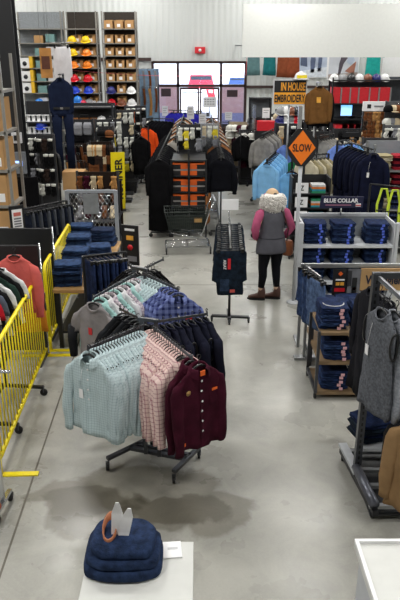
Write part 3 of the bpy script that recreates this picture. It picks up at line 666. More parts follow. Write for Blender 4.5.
    for sd, ax_, ay in ((1, .11, -.01), (-1, -.13, .02)):
        A = radians(62) ; ca, sa = cos(A), sin(A)
        R = lambda u, w_, z: (ax_ - (u * sa) - w_ * ca * 0 + w_ * ca, ay + u * ca + w_ * sa, z)
        q = MB(); rings = []
        for u, hw, z0, z1 in ((-.065, .025, .03, .15), (-.055, .040, .02, .20), (-.03, .050, .02, .22), (.02, .050, .02, .20), (.05, .043, .02, .11), (.10, .045, .02, .085), (.15, .043, .02, .07), (.185, .03, .02, .055), (.195, .015, .025, .045)):
            rings.append([R(u, hw * cos(t), (z0 + z1) / 2 + (z1 - z0) / 2 * sin(t)) for t in [2 * pi * k / 14 for k in range(14)]])
        q.loft(rings); bo = q.build('boot', BM, o)
        q = MB(); q.loft([[R(u * k_, w_ * k_, z) for u, w_ in ((-.065, -.025), (-.02, -.045), (.10, -.048), (.17, -.038), (.205, 0), (.17, .038), (.10, .048), (-.02, .045), (-.065, .025))] for z, k_ in ((0, 1), (.022, 1.02))], smooth=False); q.build('sole', RUBBER, bo)
    bag = MB(); bag.loft([[(.27 + hx * cos(t), .0 + .05 * sin(t) * 1.2, z) for t in [2 * pi * k / 16 for k in range(16)]] for z, hx in ((.68, .07), (.69, .09), (.80, .09), (.88, .08), (.90, .06))])
    bo = bag.build('handbag', mat('tan_leather', '8a4f2d', .5, 0, .15), o); MB().tube([(.24, -.02, .9), (.22, -.09, 1.1), (.12, -.11, 1.36), (.02, -.05, 1.43)], .008, 6).build('bag_strap', BM, bo)
person()

# ------------------------------------------------------------------ yellow barriers on the left
def barrier(label, a, b, foot_a=True, foot_b=True, grp=None):
    a = Vector((a[0], a[1], 0)); b = Vector((b[0], b[1], 0)); L = (b - a).length; rz = math.atan2(b.y - a.y, b.x - a.x)
    o = thing('crowd_barrier', label, 'barrier', a, rz)
    f = MB(); f.tube([(0.03, 0, .16), (0.0, 0, .22), (0, 0, 1.02), (.03, 0, 1.09), (.1, 0, 1.12), (L - .1, 0, 1.12), (L - .03, 0, 1.09), (L, 0, 1.02), (L, 0, .22), (L - .03, 0, .16)], .021, 10)
    f.tube([(0.03, 0, .16), (L - .03, 0, .16)], .02, 10); f.build('frame', YEL, o)
    n = int(L / .105)
    for k in range(1, n): q = MB(); q.tube([(L * k / n, 0, .16), (L * k / n, 0, 1.12)], .0075, 6); q.build('bar', YEL, o)
    for on, x in ((foot_a, .0), (foot_b, L)):
        if on: q = MB(); q.box(x - .03, x + .03, -.33, .33, 0, .012); q.tube([(x, 0, .012), (x, 0, .2)], .02, 8); q.build('foot', YEL, o)
    return o
barrier('yellow steel barrier nearest the camera at the left edge', (-1.77, 4.85), (-1.87, 7.28))
barrier('yellow steel barrier further back, beside the folded jeans table', (-1.875, 7.42), (-1.96, 9.5))

# -- tee rack and backing boards behind the barriers
def straight_rack(label, p0, p1, z, foot=.5, name='clothes_rack', mm=None, casters=True, extra=.06):
    mm = mm or BLACK; o = thing(name, label, 'clothes rack', ((p0[0] + p1[0]) / 2, (p0[1] + p1[1]) / 2, 0), math.atan2(p1[1] - p0[1], p1[0] - p0[0]))
    L = math.dist(p0, p1) / 2 + extra
    MB().tube([(-L, 0, z - .012), (L, 0, z - .012)], .014, 8).build('rail', mm, o)
    if L > .5: L -= .18
    for s_ in (-1, 1):
        MB().bar((s_ * L, 0, .1), (s_ * L, 0, z - .012), .03, .03).build('upright', mm, o)
        MB().bar((s_ * L, -foot / 2, .1), (s_ * L, foot / 2, .1), .035, .03).build('foot_bar', mm, o)
    MB().bar((-L, 0, .12), (L, 0, .12), .03, .02).build('lower_bar', mm, o)
    if casters: add_casters(o, [(s_ * L, t * foot / 2) for s_ in (-1, 1) for t in (-1, 1)], .04)
    return o
straight_rack('steel clothes rack with red, white and green t-shirts behind the near barrier', (-2.22, 5.45), (-2.12, 6.45), 1.52, .85)
cols = [('red', 'b01a28'), ('red', 'a51826'), ('white', 'd9d9da'), ('red', 'b3202e'), ('grey blue', '565d6a'), ('black', '1a1a1c'), ('white', 'd8d8d8'), ('dark green', '22352e'), ('black', '19191b'), ('white', 'dcdcdc')]
for i, (cn, hx) in enumerate(cols):
    t = i / 9
    garment('tee', cloth('tee_' + hx, hx), '%s t-shirt, %s on the rack behind the near barrier' % (cn, ['nearest', 'second from the near end', 'third from the near end', 'fourth from the near end', 'fifth from the near end', 'sixth from the near end', 'fourth from the far end', 'third from the far end', 'second from the far end', 'last at the far end'][i]), 't-shirt', (-2.22 + .13 * t, 5.5 + .9 * t, 1.51), .12 + .04 * sin(i * 2), 't-shirts on the barrier rack', 60 + i, detail=1)
sx_, sz_ = Q(14, 247, 6.75)
cs, _ = garment('sweater', cloth('coral', 'c9605a', .1), 'coral long-sleeved shirt facing out before the black board at left', 'shirt', (sx_, 6.72, sz_), 0, seed=71)
dg_, _ = garment('vest', cloth('orange_hi', 'd88a2e', .1), 'orange vest hanging low behind the near barrier', 'vest', (-1.98, 7.0, 1.12), .1, seed=72)
def board(label, pxa, pya, pxb, Y, h, name='display_board'):
    xa, za = Q(pxa, pya, Y); xb, _z = Q(pxb, pya, Y); o = thing(name, label, 'display board', ((xa + xb) / 2, Y, 0)); hw = (xb - xa) / 2
    MB().box(-hw, hw, -.015, .015, .14, za).build('panel', BLACK, o, bevel=.01)
    for s_ in (-1, 1): MB().box(s_ * hw * .8 - .02, s_ * hw * .8 + .02, -.2, .2, 0, .05).bar((s_ * hw * .8, 0, .05), (s_ * hw * .8, 0, .16), .03, .02).build('foot', DSTEEL, o)
    MB().tube([(hw + .012, 0, .1), (hw + .012, 0, za + .02)], .01, 6).build('edge_tube', CHROME, o)
    return o
board('black display board behind the coral shirt', -14, 245, 38, 7.15, 1)
board('taller black display board further back at left', -6, 228, 51, 7.9, 1)
# sloping arm and sign holder at the left
sh = thing('sign_holder', 'black framed sign holder with white sheet at the left edge', 'sign', (Q(17, 218, 8.6)[0], 8.6, 0))
sz = Q(17, 218, 8.6)[1]
f = MB(); f.box(-.10, .10, -.012, .012, sz - .20, sz + .17); fo = f.build('frame', BLACK, sh); MB().box(-.07, .07, -.018, -.012, sz - .16, sz + .12).build('sheet', WHITE, fo); MB().box(-.05, .05, -.021, -.018, sz + .03, sz + .08).build('red_print', mat('faded_red', 'c46a60', .6), fo)
for k in range(4): MB().box(-.05, .05, -.021, -.018, sz - .12 + k * .035, sz - .10 + k * .035).build('printed_line', mat('print_grey', '77777c'), fo)
MB().tube([(0, 0, .03), (0, 0, sz - .2)], .015, 8).lathe([(.18, 0), (.18, .02), (.02, .035)], 16).build('stand', DSTEEL, sh)
sh.rotation_euler = (0, 0, radians(35))
# rack of dark jeans behind the sign
straight_rack('steel rack of dark jeans on hangers behind the black boards', (Q(24, 208, 9.6)[0], 9.4), (Q(64, 210, 10)[0], 10.0), Q(40, 206, 9.6)[1], .5)
t1 = folded_trousers('x', denim('mid', '181d2a'), 13); t2 = folded_trousers('x', cloth('greyjean', '4c5058'), 14)
row([t1, t2], (Q(24, 208, 9.6)[0], 9.42), (Q(64, 210, 10)[0], 9.98), 13, Q(40, 206, 9.6)[1], radians(-25), ['dark blue jeans on the rack behind the black boards', 'grey jeans on the rack behind the black boards'], 'jeans on the rear left rack'); retire(t1, t2)

# ------------------------------------------------------------------ folded jeans
def folded(label, m, seed, w=.34, d=.27, h=.042, sticker=None, belt=None, name='folded_jeans', cat='jeans'):
    r = random.Random(seed); o = thing(name, label, cat); b = MB()
    for lay in range(2):
        z0 = lay * h / 2; rings = []; n = 9
        for i in range(n):
            t = -1 + 2 * i / (n - 1); hw = d / 2 * (1 - .10 * abs(t) ** 4) * (1 + .02 * r.uniform(-1, 1)); off = .012 * r.uniform(-1, 1)
            rings.append([(t * w / 2 * (1 + .015 * sin(a * 2 + seed)), off + hw * math.copysign(abs(cos(a)) ** .35, cos(a)), z0 + h / 4 + (h / 4 * (1.05 if abs(t) < .95 else .75)) * math.copysign(abs(sin(a)) ** .8, sin(a)) + .002 * sin(14 * t + seed)) for a in [2 * pi * k / 16 for k in range(16)]])
        b.loft(rings)
    b.build('denim_fold' if cat == 'jeans' else 'cloth_fold', m, o)
    if sticker: MB().box(.045, .085, -d / 2 - .016, -d / 2 - .012, .006, h - .004).build('size_sticker', sticker, o)
    if belt:
        MB().tube([(.11 * cos(a), -.03 + .10 * sin(a), h + .003) for a in [pi + pi * k / 10 for k in range(11)]], [.006] * 11, 6).build('waistband', belt, o)
    return o
JB = denim('indigo', '1b2745'); JB2 = denim('blue', '293a5c'); JB3 = denim('faded', '4a5c7c'); PINKST = mat('pink_sticker', 'd9a8ae', .6); BLUEST = mat('blue_sticker', '4a62c8', .6)
def stack(x, y, z, n, label, group, m=None, rz=0, sticker=None, w=.34, d=.27, h=.042, belt=None, cat='jeans', name='folded_jeans', seed=0):
    m = m or JB; pr_ = [folded('x', mm_, seed + k, w, d, h, sticker, None, name, cat) for k, mm_ in enumerate(m if isinstance(m, list) else [m, m])]
    for k in range(n - (1 if belt else 0)):
        dup(pr_[k % len(pr_)], (x + random.uniform(-.012, .012), y + random.uniform(-.014, .014), z + .001 + k * h * 1.02), rz + random.uniform(-.10, .10), label, group)
    if belt:
        tp = folded('topmost ' + label, pr_[0].children[0].data.materials[0], seed + 9, w, d, h, sticker, belt, name, cat); tp.location = (x, y, z + .001 + (n - 1) * h * 1.02); tp.rotation_euler = (0, 0, rz)
    retire(*pr_)
# -- jeans table left
tz = .80
ta = P(50, 290, tz); tb = P(95, 288, tz); tc_ = P(118, 238, tz)
tw = tb[0] - ta[0]
jt = thing('display_table', 'wooden display table of folded jeans beside the far yellow barrier', 'table', (ta[0], ta[1], 0))
TX = tb[0] - ta[0] + .08; TY = 2.2
MB().box(0.03, TX, 0, TY, tz - .045, tz).build('tabletop', WOOD, jt, bevel=.004)
for lx in (.08, TX - .06):
    for ly in (.06, TY - .06): MB().bar((lx, ly, 0), (lx, ly, tz - .045), .05, .05).build('leg', BLACK, jt)
MB().box(.06, TX - .05, .05, TY - .05, .2, .23).build('lower_shelf', BLACK, jt)
spots = [(66, 288, 7, 'front left stack'), (75, 272, 7, 'second stack'), (78, 257, 7, 'third stack'), (81, 245, 7, 'fourth stack'), (98, 262, 5, 'right stack'), (103, 247, 6, 'far right stack')]
for k, (a, b_, n_, nm) in enumerate(spots):
    X, Y = P(a, b_, tz); X = min(X, tb[0] + .02)
    stack(X, Y + .16, tz, n_, 'folded blue jeans in the %s on the wooden jeans table' % nm, 'jeans in the %s on the wooden table' % nm, [denim('tbl1', '2a3d5e'), denim('tbl2', '1a263f')], random.uniform(-.15, .15), seed=100 + k * 7, w=.33, d=.28, h=.04)
# black sign with red mark
X, Z = Q(130.5, 245, 8.3)
sg = thing('sign_stand', 'black sign with red emblem beside the jeans table', 'sign', (X, 8.3, 0), radians(-20))
b_ = MB().box(-.12, .12, -.012, .012, Z - .27, Z + .27).build('sign_panel', BLACK, sg)
MB().box(-.07, .07, -.016, -.012, Z + .195, Z + .225).build('title_band', WHITE, b_); MB().box(-.05, .05, -.016, -.012, Z + .07, Z + .13).build('yellow_band', mat('amber', 'e2a33a', .6), b_)
MB().lathe([(.042, 0), (.042, .004), (0, .004)], 6, M=Matrix.Translation((0, -.012, Z - .03)) @ Matrix.Rotation(pi / 2, 4, 'X')).build('red_emblem', RED, b_); MB().box(-.09, .09, -.016, -.012, Z - .22, Z - .15).build('printed_line', mat('print_grey', '77777c'), b_)
MB().tube([(0, 0, .02), (0, 0, Z - .25)], .014, 8).lathe([(.16, 0), (.16, .02), (.02, .03)], 16).build('stand', DSTEEL, sg)
straight_rack('steel rack of dark jeans behind the pastel shirts', (-1.32, 7.35), (-.95, 7.5), 1.28, .4)
t1 = folded_trousers('x', JB, 17); row([t1], (-1.32, 7.37), (-.95, 7.5), 8, 1.27, radians(-60), 'dark jeans hanging on the low rack behind the pastel shirts', 'jeans on the low rack'); retire(t1)

straight_rack('chrome rack end with caster at the lower left edge, before the near barrier', (-2.5, 4.42), (-1.66, 4.36), 1.3, .3, mm=CHROME, extra=.24)

# ------------------------------------------------------------------ helpers for shelving and small goods
def gondola(label, x0, x1, y0, y1, h, shelves, fm=None, bm=None, sm=None, sides=True, name='gondola_shelving', cat='shelving', base=True, th=.03, posts=True, lip=None, rz=0):
    """open-fronted shelving with its back at y1"""
    fm = fm or GREYP; o = thing(name, label, cat, ((x0 + x1) / 2, (y0 + y1) / 2, 0), rz); hw = (x1 - x0) / 2; hd = (y1 - y0) / 2
    if bm: MB().box(-hw, hw, hd - .02, hd, .05, h).build('back_panel', bm, o)
    if sides:
        for s_ in (-1, 1): MB().box(s_ * hw - .012, s_ * hw + .012, -hd, hd, 0, h).build('side_panel', sm or fm, o)
    elif posts:
        for s_ in (-1, 1):
            for t in (-1, 1): MB().box(s_ * (hw - .02) - .02, s_ * (hw - .02) + .02, t * (hd - .02) - .02, t * (hd - .02) + .02, 0, h).build('upright', fm, o)
    for z in shelves: MB().box(-hw + .012, hw - .012, -hd, hd - .021, z - th, z).build('shelf', lip or fm, o)
    return o
def hat(label, m, x, y, z, rz=0, src=None, group=None, tilt=0):
    if src: return dup(src, (x, y, z), rz, label, group, rx=tilt)
    o = thing('hard_hat', label, 'hard hat', (x, y, z), rz, group); o.rotation_euler = (tilt, 0, rz)
    b = MB(); b.lathe([(.135, 0), (.132, .03), (.122, .075), (.095, .115), (.05, .138), (0, .145)], 18, sy=1.15); b.tube([(0, -.14, .06), (0, -.09, .13), (0, 0, .153), (0, .09, .13), (0, .14, .06)], .012, 6); b.build('shell', m, o)
    q = MB(); q.lathe([(.13, 0), (.165, -.006), (.165, .002), (.13, .012)], 18, (0, -.015, 0), sy=1.2); q.build('brim', m, o)
    return o
def hatm(n, c): return mat('hat_' + n, c, .25, 0, .03, coat=.3)
HC = {'orange': 'f08424', 'yellow': 'e8c31c', 'red': 'd0182a', 'blue': '2746c8', 'navy': '2a2f6e', 'white': 'e6e6e6', 'grey': '8f9092', 'brown': '7b4a35', 'green': '1d8a6a', 'black': '222226', 'sky': '2f7fd6', 'pink': 'c8364e', 'teal': '2aa7a0'}
def glove(label, m, cuff=None, seed=0, name='work_glove', cat='glove'):
    o = thing(name, label, cat); b = MB()
    b.loft([[(hx * cos(a), .018 * sin(a), z) for a in [2 * pi * k / 12 for k in range(12)]] for z, hx in ((-.02, .045), (-.06, .042), (-.10, .046), (-.15, .05), (-.165, .046))])
    for k, (x, L_, a) in enumerate(((-.036, .075, -.10), (-.012, .09, -.03), (.012, .085, .03), (.036, .065, .12))): b.tube([(x, 0, -.15), (x + a * L_ * .5, -.006, -.16 - L_ * .5), (x + a * L_, -.012, -.165 - L_)], [.012, .012, .009], 7)
    b.tube([(-.035, -.005, -.09), (-.066, -.012, -.13), (-.075, -.02, -.165)], [.016, .014, .010], 7); b.build('glove_body', m, o)
    c = MB(); c.loft([[(hx * cos(a), .024 * sin(a), z) for a in [2 * pi * k / 12 for k in range(12)]] for z, hx in ((0, .052), (-.05, .047))]); c.build('cuff', cuff or m, o)
    return o
GL_ = {'brown': cloth('gl_brown', '6b4126'), 'tan': cloth('gl_tan', 'b0824e'), 'black': BLKC, 'white': cloth('gl_white', 'cfcfc8'), 'yellow': cloth('gl_yel', 'dcc83a'), 'grey': cloth('gl_grey', '84858a'), 'dark': cloth('gl_dark', '2f2420'), 'red': cloth('gl_red', '9c2a30'), 'cream': cloth('gl_cream', 'c6b698'), 'maroon': MAR, 'orange': cloth('gl_or', 'd8662a')}
def small_cap(m):
    o = thing('cap', 'x', 'cap'); b = MB(); b.lathe([(.09, -.12), (.095, -.09), (.085, -.05), (.05, -.02), (0, -.012)], 14, sy=1.1); b.build('crown', m, o)
    q = MB(); q.loft([[(.075 * cos(a), -.09 - k * .075 * sin(a), -.118 - k * .012 + dz) for a in [pi * j / 8 for j in range(9)]] for k, dz in ((0, 0), (1, 0), (1, -.004), (0, -.006))], False, False, closed=False); q.build('bill', m, o); return o
def small_belt(m):
    o = thing('belt', 'x', 'belt'); b = MB(); b.loft([[(s_ * .022 + .02 * sin(3 * t), -.02 * cos(t * pi) + e, -.45 * t) for s_, e in ((-1, 0), (1, 0), (1, .012), (-1, .012))] for t in [k / 10 for k in range(11)]], smooth=False); b.build('strap', m, o)
    q = MB(); q.tube([(-.03, -.01, -.005), (.03, -.01, -.005), (.03, -.01, .035), (-.03, -.01, .035), (-.03, -.01, -.005)], .005, 5); q.build('buckle', CHROME, o); return o
def small_pouch(m):
    o = thing('tool_pouch', 'x', 'pouch'); b = MB(); b.loft([[(hx * cx_, hy * cy_ - .02, z) for cx_, cy_ in ((-1, -1), (1, -1), (1, 1), (-1, 1))] for z, hx, hy in ((-.24, .06, .03), (-.22, .075, .045), (-.06, .08, .04), (-.03, .078, .025))], smooth=False); b.build('pouch_body', m, o, bevel=.006)
    q = MB(); q.loft([[(hx * cx_, y_, z) for cx_, y_ in ((-1, y1), (1, y1), (1, y1 + .01), (-1, y1 + .01))] for z, hx, y1 in ((0, .07, 0), (-.04, .08, -.05), (-.11, .07, -.075))], smooth=False); q.build('flap', m, o); return o
GPROTO = {}
for k, m in GL_.items():
    GPROTO['glove', k] = glove('x', m, GL_['white'] if k in ('black', 'yellow') else None); GPROTO['cap', k] = small_cap(m); GPROTO['belt', k] = small_belt(m); GPROTO['tool_pouch', k] = small_pouch(m)
def pegs(label, gname, x0, x1, y, z0, z1, nx, nz, cols, what='glove', panel=None, depth=.06, skip=.06, floor=True, sc=1.0, place='', rz=0.0, frame=None):
    """a pegboard stand with goods hooked on it"""
    hw = (x1 - x0) / 2; o = thing('pegboard_stand', label, 'display stand', ((x0 + x1) / 2, y, 0), rz)
    MB().box(-hw, hw, .03, .06, (.15 if floor else z0 - .1), z1 + .06).build('pegboard', panel or mat('peg_grey', '55565a', .7), o)
    for s_ in (-1, 1): MB().box(s_ * hw - .02, s_ * hw + .02, .02, .07, 0, z1 + .08).build('upright', frame or DSTEEL, o)
    MB().box(-hw, hw, -.22, .25, 0, .14).build('base', frame or BLACK, o)
    hk = MB()
    ca, sa = cos(rz), sin(rz)
    used = set()
    for j in range(nz):
        for i in range(nx):
            if random.random() < skip: continue
            u = -hw + (i + .5) * 2 * hw / nx; z = z1 - j * (z1 - z0) / max(1, nz); hk.tube([(u, .03, z + .01), (u, -depth - .03, z + .01), (u, -depth - .035, z + .025)], .004, 5)
            c = cols[(i * 3 + j * 5 + random.randint(0, 2)) % len(cols)]
            wx, wy = (x0 + x1) / 2 + u * ca + depth * sa, y + u * sa - depth * ca
            dup(GPROTO[what, c], (wx, wy, z), rz + random.uniform(-.25, .25), '%s %s hooked on the %s' % ({'dark': 'dark brown'}.get(c, c), {'glove': 'work glove', 'tool_pouch': 'tool pouch'}.get(what, what), place), '%s %ss on the %s' % (c, what.replace('_', ' '), place), sc=sc * random.uniform(.9, 1.1))
    hk.build('peg_hooks', CHROME, o)
    return o

# ------------------------------------------------------------------ right: jeans gondola with its signs
bx0, bx1, by0, by1 = 1.50, 2.84, 9.2, 9.76
gz = gondola('light grey shelving of folded jeans under the navy sign, right of the standing woman', bx0, bx1, by0, by1, 1.19, [.86, .56, .29, .08], GREYP, mat('gondola_back', '8b9198', .5, .1, .06), LGREY, th=.035, lip=mat('shelf_edge', 'c4c8cc', .4, .1, .03))
MB().box(-(bx1 - bx0) / 2 - .03, (bx1 - bx0) / 2 + .03, .25, .30, 1.17, 1.22).build('top_rail', LGREY, gz)
MB().box(-(bx1 - bx0) / 2 - .08, -(bx1 - bx0) / 2 - .015, -.30, -.24, .03, 1.2).build('front_post', LGREY, gz)
MB().box((bx1 - bx0) / 2 + .015, (bx1 - bx0) / 2 + .06, -.30, -.24, .03, 1.2).build('front_post', LGREY, gz)
add_casters(gz, [(-(bx1 - bx0) / 2 - .05, -.27), ((bx1 - bx0) / 2 + .03, -.27)], .035)
for zi, (z, ns, nm) in enumerate(((.86, (7, 7, 7), 'top shelf'), (.56, (6, 5, 5), 'middle shelf'), (.29, (5, 4, 4), 'lower shelf'), (.08, (4, 3, 4), 'bottom shelf'))):
    for xi, (pxx, n_) in enumerate(zip((311, 343, 376), ns)):
        X = Q(pxx, 235, 9.4)[0] if xi else bx0 + .2
        stack(X, 9.46, z, n_, 'folded indigo jeans, %s stack on the %s of the grey shelving' % (('left', 'middle', 'right')[xi], nm), 'jeans, %s stack, %s' % (('left', 'middle', 'right')[xi], nm), [JB, JB2], 0, BLUEST if zi < 2 else None, w=.32, d=.36, h=.043, seed=300 + xi + zi * 9)
# SLOW sign on its pole
X = bx0 - .10
so = thing('slow_sign', 'orange diamond sign on black octagon reading SLOW, on a pale pole', 'sign', (X + .0, 9.12, 0))
MB().tube([(0, 0, 0), (0, 0, 2.40)], .026, 10).lathe([(.10, 0), (.10, .012), (.03, .03)], 14).build('pole', LGREY, so)
cz_ = 2.29; op = [(-.20, .02), (-.18, .12), (-.07, .255), (.05, .255), (.19, .10), (.20, -.02), (.17, -.12), (.05, -.255), (-.06, -.25), (-.18, -.10)]
pl = MB(); pl.loft([[(a * 1.02, y_, cz_ + b_) for a, b_ in op] for y_ in (-.045, -.035)], smooth=False); pb = pl.build('sign_plate', BLACK, so)
MB().loft([[(a, y_, cz_ + b_) for a, b_ in ((0, -.235), (.185, 0), (0, .235), (-.185, 0))] for y_ in (-.050, -.046)], smooth=False).build('orange_diamond', mat('sign_orange', 'f07a1a', .45, 0, .03), pb)
text('lettering', 'SLOW', .26, .105, BLACK, pb, (0, -.052, cz_), bold=.02)
# navy sign
xa, za = Q(323.5, 199.5, 9.35); xb, zb = Q(366.5, 212, 9.35)
bs = thing('brand_sign', 'navy sign lettered BLUE COLLAR above the folded jeans shelving', 'sign', ((xa + xb) / 2, 9.6, 0), 0); hw = (xb - xa) / 2; zm = (za + zb) / 2; hh = (za - zb) / 2
pp = MB().loft([[(a * hw * 1.02, y_, zm + b_ * hh) for a, b_ in ((-1, -1), (.97, -.9), (1, .9), (-.95, 1))] for y_ in (-.01, .01)], smooth=False).build('sign_panel', mat('sign_navy', '171b3c', .4, 0, .05), bs)
text('lettering', 'BLUE COLLAR', hw * 1.6, hh * .68, WHITE, pp, (-.01, -.012, zm + hh * .28), bold=.035)
text('small_lettering', 'WORK WEAR & MORE', hw * 1.2, hh * .24, mat('pale_pink', 'b48aa0'), pp, (-.05, -.012, zm - hh * .42)) if False else MB().box(-hw * .75, hw * .45, -.0125, -.01, zm - hh * .55, zm - hh * .38).build('small_print', mat('pale_pink', 'a8708a'), pp)
MB().box(hw * .66, hw * .9, -.0125, -.01, zm - hh * .7, zm - hh * .2).build('flag', WHITE, pp); MB().box(hw * .66, hw * .9, -.0135, -.0126, zm - hh * .6, zm - hh * .42).build('flag_stripe', RED, pp)
MB().tube([(0, .0, 1.22), (0, 0, zm - hh)], .012, 8).build('stem', STEEL, bs)

# ------------------------------------------------------------------ right: nesting tables of jeans
def cube_table(label, x0, x1, y0, y1, zs, board=DWOOD):
    o = thing('display_table', label, 'table', ((x0 + x1) / 2, (y0 + y1) / 2, 0)); hw = (x1 - x0) / 2; hd = (y1 - y0) / 2
    for i, z in enumerate(zs): MB().box(-hw, hw, -hd, hd, z - .035, z).build('tabletop' if i == 0 else 'shelf', board, o, bevel=.003)
    for s_ in (-1, 1):
        for t in (-1, 1):
            MB().bar((s_ * (hw + .012), t * (hd - .02), .07), (s_ * (hw + .012), t * (hd - .02), zs[0]), .03, .03).build('leg', DSTEEL, o)
        MB().bar((s_ * (hw + .012), -hd, .09), (s_ * (hw + .012), hd, .09), .03, .04).build('side_rail', DSTEEL, o)
    add_casters(o, [(s_ * (hw + .012), t * (hd - .03)) for s_ in (-1, 1) for t in (-1, 1)], .03)
    return o
z2, z3 = Q(337, 362, 6.2)[1], Q(337, 392, 6.2)[1]
cube_table('wooden rolling display table with folded jeans on three levels, right of the aisle', 1.26, 2.0, 6.2, 6.78, [.79, z2, z3])
WBELT = cloth('waist_white', 'b9b9bd')
for zi, (z, nm) in enumerate(((.79, 'top'), (z2, 'middle shelf'), (z3, 'bottom shelf'))):
    for xi, xx in enumerate((1.41 if zi == 0 else 1.46, 1.76 if zi == 0 else 1.83)):
        stack(xx, 6.44 if zi == 0 else 6.42, z, (6, 5, 5)[zi], 'pink-stickered jeans, %s stack on the %s of the front rolling table' % (('left', 'right')[xi], nm), 'jeans, %s stack, %s of the rolling table' % (('left', 'right')[xi], nm), [JB, JB2], 0, PINKST, w=.29, d=.36, h=(.040, .042, .042)[zi], belt=WBELT if zi == 0 else None, seed=400 + zi * 5 + xi)
cube_table('second wooden rolling table behind the first, with hanging jeans at its side', 1.33, 2.0, 6.98, 7.5, [.62, .3])
for xi, xx in enumerate((1.44, 1.80)): stack(xx, 7.2, .62, 4, 'folded blue jeans in the %s stack on the rear rolling table' % ('left', 'right')[xi], 'jeans, %s stack, rear rolling table' % ('left', 'right')[xi], [JB2, JB], 0, WHITE, w=.33, d=.34, h=.043, seed=460 + xi)
# frame bar with the cards and wrangler board
zb_ = Q(350, 265.5, 7.55)[1]
cf = thing('steel_stand', 'grey steel frame holding the product cards and wooden board above the jeans tables', 'frame', (1.95, 7.55, 0))
MB().bar((-.72, 0, zb_), (.95, 0, zb_), .035, .05).build('crossbar', STEEL, cf)
for s_ in (-.70, .9): MB().bar((s_, 0, 0), (s_, 0, zb_), .035, .035).build('upright', STEEL, cf); MB().bar((s_, -.0, .02), (s_, .3, .02), .04, .03).build('foot', STEEL, cf)
def card(label, pxa, pya, pxb, pyb, Y, bg, bits):
    xa, za = Q(pxa, pya, Y); xb, zb = Q(pxb, pyb, Y); hw = (xb - xa) / 2; hh = (za - zb) / 2; o = thing('product_card', label, 'card', ((xa + xb) / 2, Y, (za + zb) / 2))
    MB().box(-hw, hw, -.003, .003, -hh, hh).build('card_sheet', bg, o)
    for n_, u0, u1, v0, v1, m_ in bits: MB().box(hw * u0, hw * u1, -.006, -.003, hh * v0, hh * v1).build(n_, m_, o)
    return o, hw, hh
AMB = mat('amber', 'e2a33a', .6)
c_, hw, hh = card('black product card with orange diamond logo and red band', 333.5, 269, 346, 298, 7.5, BLACK, [('red_band', -.7, .7, -.55, -.30, RED), ('amber_mark', -.55, -.05, -.12, .1, AMB), ('amber_mark', .05, .55, -.12, .1, AMB), ('white_line', -.6, .6, .22, .32, WHITE)])
MB().loft([[(a * hw * .32, y_, hh * .68 + b_ * hh * .16) for a, b_ in ((0, -1), (1, 0), (0, 1), (-1, 0))] for y_ in (-.007, -.003)], smooth=False).build('diamond_logo', ORANGE, c_)
card('black and grey photo card beside the orange logo card', 347.5, 269, 359, 297, 7.5, mat('photo_grey', '6d6f75', .5, 0, .3, 8), [('photo_figure', -.2, .5, -.8, .4, BLACK), ('photo_corner', -.9, -.3, -.2, .9, mat('photo_dark', '2a2b30')), ('red_corner', -.1, .4, -.5, -.3, RED)])
xa, za = Q(361.5, 268.5, 7.5); xb, zb = Q(402, 290, 7.5)
wo = thing('wooden_sign', 'plain wooden board with dark Wrangler lettering', 'sign', ((xa + xb) / 2, 7.5, (za + zb) / 2)); hw = (xb - xa) / 2
MB().box(-hw, hw, -.012, .012, -(za - zb) / 2, (za - zb) / 2).build('board', mat('pale_wood', 'b38f60', .6, 0, .12, 4), wo)
text('lettering', 'Wrangler', hw * 1.72, (za - zb) * .55, mat('letter_navy', '161a30'), wo, (.02, -.014, -.02), bold=.03)
# blue jeans hanging from the left of the frame
t1 = folded_trousers('x', JB2, 23); t2 = folded_trousers('x', JB3, 24)
xh, zh = Q(309, 268, 7.05)
row([t1, t2], (xh + .00, 7.14), (xh + .06, 6.86), 4, zh - .02, radians(-68), ['blue jeans hanging at the left end of the jeans tables', 'faded blue jeans hanging at the left end of the jeans tables'], 'jeans hanging beside the rolling tables'); retire(t1, t2)
hk = thing('hanging_bar', 'grey hanging bar carrying blue jeans beside the rolling tables', 'clothes rack', (xh + .03, 7.0, 0)); MB().bar((-.04, .2, zh - .03), (.06, -.2, zh - .03), .02, .03).build('rail', STEEL, hk); MB().bar((.0, .2, .03), (.0, .2, zh - .03), .03, .03).build('upright', STEEL, hk); MB().box(-.12, .2, .15, .25, 0, .03).build('foot', STEEL, hk)

# ------------------------------------------------------------------ right foreground rack
rx = 1.36
rr = thing('garment_rack', 'heavy dark steel garment rack with slotted uprights at the right edge', 'clothes rack', (rx, 4.75, 0))
up = MB(); zt_ = 1.93
up.box(-.028, .028, -.03, .03, .06, zt_)
uo = up.build('upright', DSTEEL, rr)
sl = MB(); [sl.box(-.008, .008, -.0315, -.0295, .2 + k * .055, .23 + k * .055) for k in range(31)]; sl.build('slots', BPLAST, uo)
MB().box(.82, .876, -.03, .03, .06, zt_).build('upright', DSTEEL, rr)
MB().bar((-.02, 0, zt_ - .02), (.86, 0, zt_ - .02), .03, .05).build('top_bar', DSTEEL, rr)
MB().bar((-.05, .36, .15), (-.01, -.08, .15), .075, .03).build('base_rail', LGREY, rr)
MB().tube([(-.012, -.02, .17), (.03, -.50, .15)], .042, 12).build('bumper_roller', mat('roller_grey', '5b5d66', .3, .5), rr)
MB().bar((-.05, .36, .09), (.04, -.52, .08), .05, .05).build('base_beam', BLACK, rr)
for yy in (.3, .02, -.2, -.46): MB().bar((0, yy, .11), (.86, yy, .11), .04, .03).build('cross_member', STEEL, rr)
MB().box(.0, .86, -.5, .42, .045, .065).build('base_deck', BLACK, rr)
add_casters(rr, [(-.045, .32), (.03, -.46), (.82, .36), (.82, -.46)], .03)
